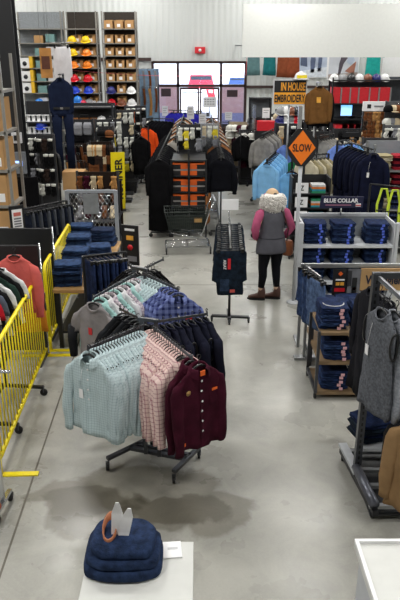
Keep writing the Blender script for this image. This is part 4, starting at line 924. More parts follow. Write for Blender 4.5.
for (dx, z_, dy) in ((.04, 1.90, -.62), (.45, 1.90, -.5), (.12, 1.22, -1.0)): MB().bar((dx - .03, 0, z_), (dx + .10, dy, z_ - .06), .02, .035).build('arm', STEEL, rr)
# jeans on the base deck
MB().box(.05, .60, .02, .40, .30, .33).build('shelf', LGREY, rr)
stack(rx + .17, 4.98, .335, 4, 'dark jeans folded on the low shelf of the right foreground rack', 'jeans on the low shelf of the right rack', [denim('dark', '1f2a38'), JB], .2, None, w=.34, d=.3, h=.045, seed=500)
stack(rx + .42, 4.98, .335, 4, 'dark jeans folded further right on the low shelf of the foreground rack', 'jeans further right on the low shelf', [denim('dark', '1f2a38'), JB], -.1, None, w=.30, d=.3, h=.045, seed=510)
k1, _ = garment('coverall', BLKC, 'x', 'trousers', seed=81, L=1.25, name='long_coat'); k2, _ = garment('jacket', cloth('black2', '1d1d22'), 'x', 'coat', seed=82, L=1.1)
row([k2], (1.50, 5.32), (1.56, 5.0), 5, 1.68, radians(-80), 'long black garment on the right rack behind the grey vests', 'long black garments on the right rack'); retire(k1, k2)
DG = mat('cloth_heather', '5c5f65', .9, 0, .35, 50, .3, 60); LG2 = mat('cloth_heather_light', '8e929a', .9, 0, .3, 50, .3, 60)
v0, vg = garment('vest', DG, 'dark grey heather sleeveless top with white tag, foremost on the right rack', 'tank top', (1.31, 4.32, 1.88), radians(-74), seed=91, L=.90, tag_=True, name='sleeveless_top')
v1, _ = garment('vest', LG2, 'x', 'tank top', seed=92, L=.88, name='sleeveless_top'); v2, _ = garment('vest', DG, 'x', 'tank top', seed=93, L=.9, name='sleeveless_top'); v3, _ = garment('tee', BLKC, 'x', 't-shirt', seed=94, L=.86)
for i, (pv, lb) in enumerate(((v1, 'light grey sleeveless top just behind the tagged dark grey one'), (v2, 'dark grey sleeveless top, third in the right rack row'), (v1, 'light grey sleeveless top, fourth in the right rack row'), (v3, 'black t-shirt at the inner end of the right rack row'), (v3, 'black t-shirt last in the right rack row'))):
    dup(pv, (1.40 + i * .10, 4.30 + i * .02, 1.87), radians(-72 + i * 4), lb)
retire(v1, v2, v3)
tb_, tg = garment('sweater', cloth('tan_brown', '8f7250', .1), 'brown long-sleeved shirt with white price tag hanging low at the right edge', 'shirt', (1.56, 3.90, 1.20), radians(-42), seed=97, L=.84, pocket=True)
MB().box(-.115, -.055, tg.front(-.08, -.28) - .014, tg.front(-.08, -.28) - .010, -.29, -.20).build('price_tag', WHITE, tb_)
garment('sweater', cloth('black3', '1b1b1e'), 'black shirt behind the low brown t-shirt', 'shirt', (1.60, 4.02, 1.18), radians(-30), seed=98, L=.80)

# ------------------------------------------------------------------ foreground counters
def counter(label, x0, x1, y0, y1, h, rim=False):
    o = thing('display_counter', label, 'counter', ((x0 + x1) / 2, (y0 + y1) / 2, 0)); hw = (x1 - x0) / 2; hd = (y1 - y0) / 2
    MB().box(-hw + .03, hw - .03, -hd + .03, hd - .03, 0, h - .04).build('cabinet_body', LGREY, o)
    MB().box(-hw, hw, -hd, hd, h - .04, h).build('counter_top', mat('counter_top', 'cfd0cc', .4, 0, .03), o, bevel=.004)
    if rim:
        MB().box(-hw, hw, hd - .02, hd, h, h + .02).box(-hw, -hw + .02, -hd, hd - .02, h, h + .02).build('rim', WHITE, o)
    return o
counter('light grey counter at the bottom of the view under the navy jeans', -.60, -.035, 2.0, 2.87, 1.0)
counter('white rimmed counter at the bottom right of the view', .85, 1.9, 2.0, 2.87, 1.0, True)
nj = thing('navy_trousers', 'navy trousers with tan leather patch and white paper tags in the foreground', 'trousers', (-.40, 2.72, 1.001)); nj.scale = (.72, .72, 1.2)
for lay, (w_, d_2, z0, z1, oy) in enumerate(((.285, .22, 0, .05, 0), (.27, .21, .048, .095, .01), (.235, .19, .092, .135, .02))):
    b = MB(); b.loft([[(w_ * math.copysign(abs(cos(a)) ** .55, cos(a)) * k_, oy + d_2 * math.copysign(abs(sin(a)) ** .6, sin(a)) * k_ + .008 * sin(5 * a + lay), z + .006 * sin(3 * a + lay)) for a in [2 * pi * k / 36 for k in range(36)]] for z, k_ in ((z0, .95), (z0 + .012, 1), (z1 - .012, 1), (z1, .94))]); b.build('denim_layer', denim('navy', '22304c'), nj)
MB().loft([[(-.10 + r_ * cos(a), .05 + .11 * sin(a) * r_ / .05, z + .02 * sin(a)) for a in [2 * pi * k / 20 for k in range(20)]] for z, r_ in ((.13, .050), (.17, .054), (.17, .046), (.135, .042))], False, False).build('leather_patch', mat('tan_patch', 'a86a48', .6), nj)
for i, (dx, rr_, hh) in enumerate(((-.05, .1, .16), (.0, .35, .13))):
    q = MB(); q.loft([[(dx + w_ * s_ + rr_ * (z - .06), -.01 * i + .03 * sin(z * 12), z + .07) for s_ in (-1, 1)] + [(dx + w_ * s_ + rr_ * (z - .06), .006 - .01 * i + .03 * sin(z * 12), z + .07) for s_ in (1, -1)] for z, w_ in ((.05, .035), (.08, .04), (.08 + hh * .6, .04), (.08 + hh, .012))], smooth=False); q.build('paper_tag', WHITE, nj)
o = MB().box(-.05, .05, -.06, .06, 0, .008).build('price_card', WHITE); o.location = (-.15, 2.80, 1.001); o.rotation_euler = (0, 0, .1); tag(o, 'white slotted price card lying beside the navy trousers', 'card'); MB().box(-.025, .03, .0, .015, .008, .0095).build('slot', PG, o)

# ------------------------------------------------------------------ centre gondola with boxed goods and the shopping cart
CG = thing('centre_gondola', 'black gondola end with orange and black boxes behind the shopping cart', 'shelving', (-.22, 13.3, 0))
MB().box(-.34, .34, .46, .5, .05, 1.55).build('back_panel', BLACK, CG)
for sx_ in (-.34, 0, .34): MB().box(sx_ - .018, sx_ + .018, -.5, -.46, 0, 1.56 if sx_ else 1.75).build('upright', BLACK, CG)
zrow = [1.24, .92, .62, .30]
for z in zrow + [1.54]: MB().box(-.33, .33, -.46, .45, z - .03, z).build('shelf', BLACK, CG)
for j, z in enumerate(zrow[:3]):
    for cx_, nm in ((-.17, 'left'), (.17, 'right')):
        for k in range(2):
            bxo = thing('boot_box', 'orange and black box, %s one in the %s bay, %s gondola shelf' % (('lower', 'upper')[k], nm, ('top', 'middle', 'lower')[j]), 'box', (-.22 + cx_, 12.98, z + .001 + k * .12))
            s_ = 1 if nm == 'left' else -1
            MB().box(-.145, .145, -.10, .12, 0, .085).build('box_body', BLACK, bxo); MB().box(s_ * .01, s_ * .147, -.102, .121, .001, .087).build('orange_end', ORANGE, bxo)
            MB().box(-.148, .148, -.105, .123, .088, .116).build('lid', ORANGE if k else mat('lid_grey', '8e8a88'), bxo)
# long black coveralls down the left, jackets down the right
k1, _ = garment('coverall', mat('cloth_deepnavy', '0b0c12', .9, 0, .3, 9, .3, 30), 'x', 'coverall', seed=111, detail=0); k2, _ = garment('jacket', BLKC, 'x', 'coat', seed=112, detail=0, L=1.5, name='long_coat')
row([k2, k1], (-.80, 12.75), (-.74, 17.2), 20, (1.66, 1.66), radians(8), ['long black coat hanging left of the black box gondola', 'deep navy coverall hanging left of the black box gondola'], 'coats and coveralls in the centre row', jit=.1); retire(k1, k2)
straight_rack('long steel rail of black coveralls left of the box gondola', (-.80, 12.7), (-.74, 17.3), 1.66, .4)
JN = mat('cloth_deepnavy', '15161d'); JT = cloth('duck_tan', '8a5a35', .15); JBn = cloth('duck_brown', '5a3a28', .15)
k1, _ = garment('jacket', JN, 'x', 'jacket', seed=113, detail=0); k2, _ = garment('jacket', JBn, 'x', 'jacket', seed=114, detail=0); k3, _ = garment('jacket', JT, 'x', 'jacket', seed=115, detail=0); k4, _ = garment('jacket', cloth('stripe_white', 'a8a49c'), 'x', 'jacket', seed=116, detail=0)
row([k1], (.42, 12.9), (.42, 14.4), 8, 1.68, radians(-8), 'deep navy jacket on the right side of the centre row', 'navy jackets in the centre row', jit=.1)
row([k3, k2, k1, k4], (.42, 14.6), (.34, 20.5), 26, 1.72, radians(-10), ['tan jacket further back in the centre row', 'brown jacket further back in the centre row', 'deep navy jacket further back in the centre row', 'pale striped jacket further back in the centre row'], 'mixed jackets in the centre row', jit=.12)
straight_rack('long steel rail of jackets on the right of the centre row', (.42, 12.8), (.34, 20.6), 1.7, .4)
t1 = folded_trousers('x', JT, 29); row([t1], (.16, 12.8), (.17, 13.5), 5, .95, radians(80), 'tan work trousers hanging low at the right side of the box gondola', 'tan trousers in the centre row'); retire(t1)
row([k4, k3, k1], (-.55, 15.0), (-.50, 20.5), 16, 1.75, radians(5), ['pale striped jacket behind the box gondola', 'tan jacket behind the box gondola', 'deep navy jacket behind the box gondola'], 'jackets behind the box gondola', jit=.12)
straight_rack('steel rail of jackets behind the box gondola', (-.55, 14.9), (-.5, 20.6), 1.73, .4)
# row of hooked pale gloves above the box gondola
for i, (X, Y, Z) in enumerate(((-.22, 13.9, 2.05), (.15, 14.6, 2.0))):
    pegs('chrome post with gloves and tags standing %s' % ('directly behind the box gondola' if i == 0 else 'right of the glove post behind the box gondola'), '', X - .25, X + .25, Y, 1.62, Z, 4, 2, ['white', 'black', 'grey', 'cream', 'yellow', 'black'], place='%s glove post in the centre row' % ('left', 'right')[i], panel=CHROME if i else mat('peg_black', '202024'), frame=CHROME)
retire(k1, k2, k3, k4)
def sign_on_stem(label, pxa, pya, pxb, pyb, Y, m, bits=3, stem=True, name='paper_sign'):
    xa, za = Q(pxa, pya, Y); xb, zb = Q(pxb, pyb, Y); hw = (xb - xa) / 2; hh = (za - zb) / 2; o = thing(name, label, 'sign', ((xa + xb) / 2, Y, 0)); zc_ = (za + zb) / 2
    p_ = MB().box(-hw, hw, -.006, .006, zc_ - hh, zc_ + hh).build('sheet', m, o)
    for k in range(bits): MB().box(-hw * .7, hw * (.7 - .3 * (k % 2)), -.009, -.006, zc_ + hh * (.6 - .45 * k) - hh * .1, zc_ + hh * (.6 - .45 * k)).build('printed_line', mat('print_grey', '77777c'), p_)
    if stem: MB().tube([(0, .012, .02), (0, .012, zc_)], .012, 6).lathe([(.15, 0), (.15, .02), (.02, .03)], 12).build('stand', CHROME, o)
    return o
for a, lb in (((187, 106, 194, 119, 20.8), 'white paper sign above the blue jackets'), ((199, 114, 206, 124, 19.5), 'white paper sign above the striped jackets, right of the blue ones'), ((162, 106, 168, 116, 22), 'grey paper sign above the dark jackets near the entrance'), ((225, 112, 232, 120, 22), 'white paper sign before the right sidelight')):
    sign_on_stem(lb, *a, PG)
# jackets near the entrance
k1, _ = garment('jacket', cloth('royal', '2c2aa0', .15), 'x', 'jacket', seed=121, detail=0); k2, _ = garment('jacket', JN, 'x', 'jacket', seed=122, detail=0); k3, _ = garment('jacket', MAR, 'x', 'jacket', seed=123, detail=0)
xq, zq = Q(186, 110, 21.5)
row([k1], (xq - .45, 21.6), (xq + .40, 21.2), 7, zq, radians(-30), 'royal blue jacket on the rack before the shop doors', 'royal blue jackets'); straight_rack('steel rack of royal blue jackets before the shop doors', (xq - .5, 21.6), (xq + .45, 21.2), zq, .5)
xq, zq = Q(162, 118, 20.5)
row([k2], (xq - .30, 20.6), (xq + .25, 20.3), 6, zq, radians(-12), 'deep navy jacket on the rack left of the royal blue jackets', 'navy jackets before the doors'); straight_rack('steel rack of navy jackets left of the blue ones', (xq - .35, 20.6), (xq + .3, 20.3), zq, .5)
xq, zq = Q(229, 122, 23)
row([k3], (xq - .2, 23.1), (xq + .2, 22.9), 4, zq, radians(20), 'maroon jacket on the small rack before the right sidelight', 'maroon jackets before the sidelight'); straight_rack('small steel rack of maroon jackets before the right sidelight', (xq - .25, 23.1), (xq + .25, 22.9), zq, .4)
retire(k1, k2, k3)
# shopping cart seen from the side
def cart():
    x0, y0 = P(168, 250); o = thing('shopping_cart', 'dark wire shopping cart with chrome frame in front of the box gondola', 'shopping cart', (-.24, 11.85, 0), radians(4))
    G_ = mat('cart_dark_green', '2b322e', .45, .3); b = MB()
    def C4(z, x0_, x1_, hy): return [(x0_, -hy, z), (x1_, -hy, z), (x1_, hy, z), (x0_, hy, z)]
    lo, hi = (-.34, .28, .18), (-.42, .40, .26); zl, zh = .42, .80
    for t in [k / 6 for k in range(7)]:
        z = zl + (zh - zl) * t; c4 = C4(z, lo[0] + (hi[0] - lo[0]) * t, lo[1] + (hi[1] - lo[1]) * t, lo[2] + (hi[2] - lo[2]) * t)
        b.tube(c4 + c4[:1], .006 if 0 < t < 1 else .011, 5)
    for k in range(19):
        u = k / 18
        for s_ in (-1, 1): b.tube([(lo[0] + (lo[1] - lo[0]) * u, s_ * lo[2], zl), (hi[0] + (hi[1] - hi[0]) * u, s_ * hi[2], zh)], .004, 4)
        b.tube([(lo[0] + (lo[1] - lo[0]) * u, -lo[2], zl), (lo[0] + (lo[1] - lo[0]) * u, lo[2], zl)], .004, 4)
    for k in range(9):
        v = -1 + k / 4
        for a_, c__ in ((0, 0), (1, 1)): b.tube([(lo[a_], v * lo[2], zl), (hi[a_], v * hi[2], zh)], .004, 4)
    b.build('basket', G_, o)
    MB().box(-.36, .3, -.185, -.18, .46, .70).build('side_panel', G_, o)
    MB().box(.12, .26, -.235, -.225, .60, .68).build('advert_card', mat('card_tan', 'a3814f', .7), o)
    f = MB()
    for s_ in (-1, 1): f.tube([(.50, s_ * .25, 1.0), (.40, s_ * .25, .82), (.28, s_ * .22, .42), (.20, s_ * .24, .30), (.42, s_ * .26, .14), (-.40, s_ * .24, .14)], .013, 7); f.tube([(.2, s_ * .24, .30), (-.30, s_ * .2, .40)], .011, 6)
    for xx in (-.40, .0, .42): f.tube([(xx, -.25, .14), (xx, .25, .14)], .011, 6)
    for k in range(7): f.tube([(-.38, -.2 + k * .066, .15), (.40, -.2 + k * .066, .15)], .005, 4)
    f.build('chassis', CHROME, o)
    MB().tube([(.50, -.26, 1.0), (.50, .26, 1.0)], .018, 8).build('handle', GREYP, o)
    add_casters(o, [(-.40, -.23), (-.40, .23), (.42, -.25), (.42, .25)], .05)
cart()

# ------------------------------------------------------------------ right middle racks
def rackset(kind, spec, label, gname, p0, p1, n, z, rz, seed, L=None, rack=None, jit=.08):
    pr_ = [garment(kind, m, 'x', {'tee': 't-shirt'}.get(kind, kind), seed=seed + i, detail=0, L=L)[0] for i, (m, _) in enumerate(spec)]
    row(pr_, p0, p1, n, z, radians(rz), [label % c for _, c in spec], gname, jit=jit); retire(*pr_)
    if rack: straight_rack(rack, p0, p1, z if not isinstance(z, tuple) else z[0], .5)
SKY = cloth('sky', '7fb4df', .1); SKY2 = cloth('sky2', '6aa3d4', .1); PERI = cloth('peri', '7390dc', .1); GRN = cloth('green', '2f8a55', .15); HEA = cloth('heather_mid', '8b8984', .2); CRM = cloth('cream', 'c4bba3', .1); DNV = cloth('dark_navy', '12162b', .25); KH = cloth('khaki', '9a9070', .15)
rackset('shirt', [(SKY, 'sky blue'), (SKY2, 'sky blue')], '%s shirt on the rack behind the standing woman', 'sky blue shirts', (1.28, 12.6), (1.62, 14.0), 9, 1.60, -12, 131, rack='chrome rack of sky blue shirts behind the standing woman')
rackset('shirt', [(SKY2, 'mid blue'), (DNV, 'navy')], '%s shirt right of the sky blue row', 'blue and navy shirts', (1.72, 12.5), (1.95, 13.0), 5, 1.45, -25, 133)
rackset('jacket', [(HEA, 'grey'), (cloth('h2', '6e6c68'), 'dark grey')], '%s hooded top on the rack behind the sky blue shirts', 'grey hooded tops', (1.50, 16.0), (2.1, 17.8), 10, 1.68, -15, 135, rack='steel rack of grey hooded tops behind the sky blue shirts')
rackset('shirt', [(PERI, 'periwinkle blue')], '%s shirt between the grey tops and the orange sign', 'periwinkle shirts', (1.95, 14.8), (2.5, 16.2), 8, 1.68, -18, 137, rack='steel rack of periwinkle shirts left of the orange sign')
rackset('tee', [(GRN, 'green')], '%s t-shirt hanging before the periwinkle shirts', 'green t-shirts', (2.0, 14.0), (2.3, 14.3), 5, 1.42, -20, 139, rack='low rack of green t-shirts before the periwinkle shirts')
rackset('jacket', [(BLKC, 'black')], '%s jacket beside the aisle behind the grey tops', 'black jackets by the aisle', (1.15, 18.3), (1.5, 18.8), 5, 1.45, 10, 141, rack='steel rack of black jackets beside the far aisle')
rackset('shirt', [(CRM, 'cream'), (KH, 'khaki')], '%s shirt hanging behind the black cabinet', 'cream shirts', (2.05, 12.6), (2.45, 12.8), 6, 1.68, -25, 143, rack='steel rack of cream shirts behind the black cabinet')
rackset('jacket', [(HEA, 'heather grey')], '%s hooded top between the orange sign and navy coveralls', 'heather hooded tops', (2.55, 14.2), (2.9, 14.6), 6, 1.85, -20, 145, L=.85, rack='steel rack of heather hooded tops left of the navy coveralls')
rackset('shirt', [(PERI, 'bright blue'), (SKY2, 'blue')], '%s shirt just left of the navy coveralls', 'blue shirts by the coveralls', (2.78, 13.2), (3.1, 13.4), 6, 1.88, -28, 147, L=.85, rack='steel rack of blue shirts just left of the navy coveralls')
xa_, za_ = Q(347, 147, 11.6); xb_, zb_2 = Q(374, 151, 11.0)
rackset('coverall', [(DNV, 'navy'), (mat('cloth_dn2', '0e1124', .9, 0, .2, 9, .25, 45), 'dark navy')], '%s coverall on the tall rack behind the lettered navy sign', 'navy coveralls', (xa_ + .10, 11.9), (xb_ - .05, 11.0), 8, (2.02, 2.02), -14, 149, rack='tall steel rack of navy coveralls behind the jeans shelving', L=1.5)
garment('coverall', DNV, 'navy coverall with white paper tag, foremost on the tall rack behind the jeans shelving', 'coverall', (xb_ - .02, 10.9, 2.02), -.25, seed=155, L=1.5, tag_=True, placket=True)
# black cabinet with packets
kc = gondola('black cabinet with socks in packets and white letter cards, left of the orange sign pole', 1.62, 2.27, 11.3, 11.7, 1.47, [1.2, .95, .7, .45, .2], BLACK, BLACK, BLACK)
pc = [('green', '2f8a62'), ('teal', '2b8fa0'), ('orange', 'd8752c'), ('white', 'c8c8c8')]
for j, z in enumerate((1.2, .95, .7)):
    X = 1.78; o = thing('size_card', 'white size card lettered Z on the %s shelf of the black cabinet' % ('top', 'second', 'third')[j], 'card', (X, 11.285, z + .10)); MB().box(-.11, .11, -.004, .004, -.09, .09).build('card_sheet', WHITE, o); text('lettering', 'Z', .07, .09, BLACK, o, (0, -.006, 0), bold=.02)
    for k in range(4):
        cn, hx = pc[(k + j) % 4]; o = MB().box(-.12, .12, -.12, .12, 0, .035).build('sock_packet', mat('packet_' + cn, hx, .35, 0, .2)); o.location = (2.08, 11.44, z + .001 + k * .037); tag(o, '%s sock packet, %s up on the %s shelf of the black cabinet' % (cn, ('lowest', 'second', 'third', 'topmost')[k], ('top', 'second', 'third')[j]), 'packet')
# folded goods at the far right
gondola('low shelving of folded khaki shirts at the right edge behind the coveralls', 3.05, 4.3, 11.6, 12.2, 2.0, [1.55, 1.2, .85, .5, .15], STEEL, mat('gondola_back', '8b9198'), None, sides=False)
for j, z in enumerate((1.55, 1.2, .85, .5)):
    for i, X in enumerate((3.25, 3.62, 3.98)):
        mm_ = [[KH, CRM], [cloth('red_fold', 'a02834'), MAR], [plaid('navy', '2d3656', '5a6690', .05, .4), DNV]][(i + (j > 1)) % 3 if i else 0]
        stack(X, 11.82, z, 5, 'folded work shirt in the %s pile, %s shelf at the right edge' % (('khaki', 'middle', 'right')[i], ('top', 'second', 'third', 'lowest')[j]), 'folded shirts, %s pile, %s shelf right edge' % (('first', 'second', 'third')[i], ('top', 'second', 'third', 'lowest')[j]), mm_, 0, None, w=.32, d=.34, h=.05, cat='shirt', name='folded_shirt', seed=600 + i + j * 4)
# hi-vis harnesses
X, Z = Q(388, 186, 10.4)
HV = mat('hi_vis', 'c8dc3c', .5, 0, .05)
for i in range(3):
    o = thing('safety_harness', ('yellow-green safety harness, left of three behind the jeans shelving', 'yellow-green safety harness, middle of three behind the jeans shelving', 'yellow-green safety harness, right of three behind the jeans shelving')[i], 'harness', (X - .06 + i * .15, 10.38 - i * .10, Z)); q = MB()
    for s_ in (-1, 1): q.bar((s_ * .04, 0, -.04), (s_ * .10, -.02, -.30), .035, .012); q.bar((s_ * .10, -.02, -.30), (s_ * .08, -.04, -.60), .035, .012); q.bar((s_ * .08, -.04, -.60), (0, -.02, -.75), .03, .012)
    q.bar((-.05, 0, -.04), (.05, 0, -.04), .035, .012); q.build('webbing', HV, o); MB().box(-.05, .05, -.06, -.03, -.68, -.6).build('buckle', STEEL, o); MB().bar((-.11, -.025, -.38), (.11, -.025, -.38), .05, .015).build('chest_strap', BLACK, o)
straight_rack('steel rack of safety harnesses at right behind the jeans shelving', (X - .2, 10.5), (X + .5, 10.1), Z + .02, .4)
garment('jacket', BLKC, 'black jacket hanging among the yellow-green harnesses', 'jacket', (X + .45, 10.15, Z + .02), -.3, seed=161, detail=0)

# ------------------------------------------------------------------ signs and brown jacket
xa, za = Q(273.5, 79.5, 14); xb, zb = Q(306, 105, 14); hw = (xb - xa) / 2; hh = (za - zb) / 2; zm = (za + zb) / 2
s1 = thing('embroidery_sign', 'black and amber sign lettered IN HOUSE EMBROIDERY on a post', 'sign', ((xa + xb) / 2, 14, 0), radians(2))
p_ = MB().box(-hw, hw, -.02, .02, zm - hh, zm + hh).build('sign_frame', PG, s1)
MB().box(-hw + .02, hw - .02, -.026, -.02, zm, zm + hh - .02).build('black_field', BLACK, p_); MB().box(-hw + .02, hw - .02, -.026, -.02, zm - hh + .02, zm).build('amber_field', mat('sign_amber', 'efa32a', .5, 0, .03), p_)
text('lettering', 'IN HOUSE', hw * 1.45, hh * .66, mat('sign_amber', 'efa32a'), p_, (.06, -.030, zm + hh * .45), bold=.03); text('lettering', 'EMBROIDERY', hw * 1.82, hh * .62, BLACK, p_, (0, -.030, zm - hh * .47), bold=.03)
MB().tube([(0, .04, 0), (0, .04, zm + hh)], .022, 8).lathe([(.3, 0), (.3, .02), (.03, .04)], 16, (0, .04, 0)).build('post', STEEL, s1)
hat('white hard hat with yellow band, perched on top of the amber sign', hatm('white', HC['white']), Q(301, 77, 14)[0], 14, zm + hh + .01)
MB().box(-.10, .10, -.155, -.12, .02, .08).build('yellow_sticker', mat('sticker_yellow', 'e6d020'), bpy.data.objects['hard_hat'])
xj, zj = Q(319.5, 82, 14)
bj, bgm = garment('jacket', cloth('duck_olive', '6e4c28', .1), 'brown work jacket with yellow badge displayed high on a post', 'jacket', (xj, 13.95, zj), 0, seed=171, placket=True, L=.82, pocket=2)
MB().box(-.055, .03, bgm.front(0, -.32) - .012, bgm.front(0, -.32) - .007, -.40, -.29).build('yellow_badge', mat('amber', 'e2a33a'), bj)
garment('jacket', BLKC, 'black jacket hung directly behind the brown work jacket', 'jacket', (xj + .06, 14.1, zj - .02), .1, seed=172, detail=0, L=.86)
o = thing('display_post', 'steel post carrying the brown work jacket', 'stand', (xj, 14.3, 0)); MB().tube([(0, 0, 0), (0, 0, zj - .02)], .02, 8).bar((0, .05, zj - .015), (0, -.4, zj - .015), .03, .02).build('pole', STEEL, o); MB().lathe([(.3, 0), (.3, .02), (.03, .04)], 16).build('base', STEEL, o)

# ------------------------------------------------------------------ back left: hard hats and boxed goods
SH = mat('shelf_steel', '8f8c86', .5, .3, .08)
def tall_unit(label, pxa, pxb, Y, zs, cardback=True, fm=None, h=4.7, depth=.5):
    xa = Q(pxa, 90, Y)[0]; xb = Q(pxb, 90, Y)[0]
    return gondola(label, xa, xb, Y, Y + depth, h, zs, fm or SH, mat('back_dark', '3b3632', .8, 0, .1) if cardback else mat('wire_back', '8a8f93', .5, .2, .2, 30), None, sides=False, th=.03), xa, xb
SY = 22.0; ZS = [4.2, 3.78, 3.41, 3.04, 2.64, 2.28, 1.9, 1.5, 1.1, .7, .3]
uA, a0, a1 = tall_unit('wide grey steel shelving with white bins, furthest left of the back shelving', 20, 66, SY, ZS, False)
uB, b0, b1 = tall_unit('steel shelving with bright hard hats, middle of the back shelving', 68, 100, SY, ZS)
uC, c0, c1 = tall_unit('steel shelving with cardboard bins and hard hats nearest the shop doors', 104.5, 138, SY, ZS)
bin0 = thing('cardboard_bin', 'x', 'box'); b = MB(); t = .008
b.box(-.13, .13, -.2, .2, 0, t).box(-.13, -.13 + t, -.2, .2, 0, .24).box(.13 - t, .13, -.2, .2, 0, .24).box(-.13, .13, .2 - t, .2, 0, .26).box(-.13, .13, -.2, -.2 + t, 0, .15).box(-.13, -.05, -.2, -.2 + t, .15, .22).box(.05, .13, -.2, -.2 + t, .15, .22)
b.build('bin_body', CARD, bin0); MB().box(-.05, .05, -.205, -.2, .04, .13).build('bin_label', WHITE, bin0)
zname = {4.2: 'second highest', 3.78: 'high', 3.41: 'upper', 3.04: 'fifth', 2.64: 'middle', 2.28: 'chest-high', 1.9: 'waist-high', 1.5: 'lower', 1.1: 'low', .7: 'lowest'}
rowB = {3.78: ('yellow', 'yellow'), 3.41: ('yellow', 'orange'), 3.04: ('orange', 'orange'), 2.64: ('red', 'red'), 2.28: ('blue', 'blue'), 1.9: ('red', 'grey'), 1.5: ('white', 'green')}
hproto = {}
def put_hat(cn, x, y, z, where, grp=None):
    lb = '%s hard hat %s' % ({'sky': 'sky blue', 'navy': 'dark blue'}.get(cn, cn), where)
    if cn not in hproto: hproto[cn] = hat(lb, hatm(cn, HC[cn]), x, y, z, 0, tilt=.35, group=grp); CH[hproto[cn].name] = [(c, []) for c in hproto[cn].children]
    else: hat(lb, None, x, y, z, 0, hproto[cn], grp, .35)
for z, cs in rowB.items():
    for i, cn in enumerate(cs):
        X = b0 + (b1 - b0) * (.27 + .42 * i)
        dup(bin0, (X + .10, SY + .28, z + .001), 0, 'cardboard bin behind the hard hats on the %s shelf of the middle unit' % zname[z], 'bins behind the hard hats')
        put_hat(cn, X - .04, SY - .06, z + .06, 'at the %s of the %s shelf in the middle back unit' % (('left', 'right')[i], zname[z]))
for z, cs in {4.2: (), 3.78: (), 3.41: (), 3.04: (), 2.64: (), 2.28: ('navy', None, 'white'), 1.9: ('red', 'brown', 'white'), 1.5: ('brown', 'grey', 'brown'), 1.1: ('blue', 'grey', 'white')}.items():
    for i in range(3):
        X = c0 + (c1 - c0) * (.2 + .3 * i)
        if not cs or cs[i] is None or i == 1: dup(bin0, (X, SY + .21, z + .001), 0, 'cardboard bin with white label on the %s shelf beside the doors' % zname[z], 'cardboard bins on the shelving beside the doors')
        if cs and cs[i]: put_hat(cs[i], X, SY - .02 - (.02 if i == 1 else 0), z + .05, '%s of the %s shelf in the unit beside the doors' % (('left', 'centre', 'right')[i], zname[z]))
for z in (3.78, 3.41, 3.04, 2.64, 2.28, 1.9, 1.5):
    X = a0 + .28
    if z in (3.04, 2.64, 2.28):
        o = thing('storage_bin', 'white storage bin with dark opening and yellow edge on the %s shelf at left' % zname[z], 'bin', (X, SY - .01, z + .001)); MB().box(-.20, .10, 0, .35, 0, .30).build('bin_body', WHITE, o); MB().lathe([(.07, 0), (.07, .01), (0, .01)], 12, M=Matrix.Translation((-.05, 0, .13)) @ Matrix.Rotation(pi / 2, 4, 'X')).build('opening', BLACK, o); MB().box(.10, .20, -.02, .36, 0, .34).build('yellow_edge', mat('amber_y', 'e8b92c'), o)
    for i in range(2 if z > 2 else 3):
        X2 = a0 + .72 + i * .36
        cc = (WHITE, CARD, mat('teal_card', '6f9492'), PG)[(i + int(z * 10)) % 4]; nmc = ('white', 'brown', 'teal', 'grey')[(i + int(z * 10)) % 4]
        o = MB().box(-.14, .14, 0, .34, 0, .22 + .04 * (i % 2)).build('storage_box', cc); o.location = (X2, SY + .03, z + .001); tag(o, '%s storage box, %s from the bins, %s shelf' % (nmc, ('first', 'second', 'third')[i], zname[z]), 'box')
put_hat('sky', Q(39.5, 101, SY)[0], SY - .05, 1.96, 'left of the navy work suit, upper of two')
put_hat('green', Q(40, 112, SY)[0], SY - .05, 1.56, 'left of the navy work suit, lower of two')
for cn, px_0, py_0 in (('sky', 77, 97), ('pink', 82, 101), ('white', 92, 104), ('grey', 99, 102), ('teal', 90, 115), ('blue', 103, 118)):
    put_hat(cn, Q(px_0, py_0, SY - .4)[0], SY - .30, Q(px_0, py_0 + 4, SY - .4)[1], 'stacked low in front of the middle back unit')
retire(bin0)
# wooden plank panel and white garment hung high before the shelving
xa, za = Q(39, 48, 17); xb, zb = Q(53, 78, 17)
o = thing('plank_panel', 'orange-brown wooden panel hung high before the left shelving', 'panel', ((xa + xb) / 2, 17, (za + zb) / 2)); MB().box(-(xb - xa) / 2, (xb - xa) / 2, -.02, .02, -(za - zb) / 2, (za - zb) / 2).build('panel_board', mat('honey_wood', 'b9803f', .5, 0, .25, 3), o); MB().box(-.10, .10, -.03, -.02, -.14, .16).build('burnt_mark', mat('burnt', '5a2f1c'), o)
MB().tube([(-.1, 0, (za - zb) / 2), (-.1, 0, ZC - (za + zb) / 2)], .004, 4).build('left_wire', STEEL, o); MB().tube([(.1, 0, (za - zb) / 2), (.1, 0, ZC - (za + zb) / 2)], .004, 4).build('right_wire', STEEL, o)
xw, zw = Q(61, 42, 17.5)
wt = folded_trousers('white trousers hung high beside the wooden panel', cloth('white', 'd5d3d6', .08), 41); wt.location = (xw, 17.5, zw); wt.scale = (1.15, 1.2, 1.75); wt['category'] = 'trousers'
o = thing('hang_line', 'steel bar hung from the roof for the white coverall', 'bar', (xw, 17.5, zw)); MB().tube([(-.4, 0, -.01), (.4, 0, -.01)], .012, 6).tube([(-.38, 0, 0), (-.38, 0, ZC - zw)], .004, 4).tube([(.38, 0, 0), (.38, 0, ZC - zw)], .004, 4).build('bar', STEEL, o)
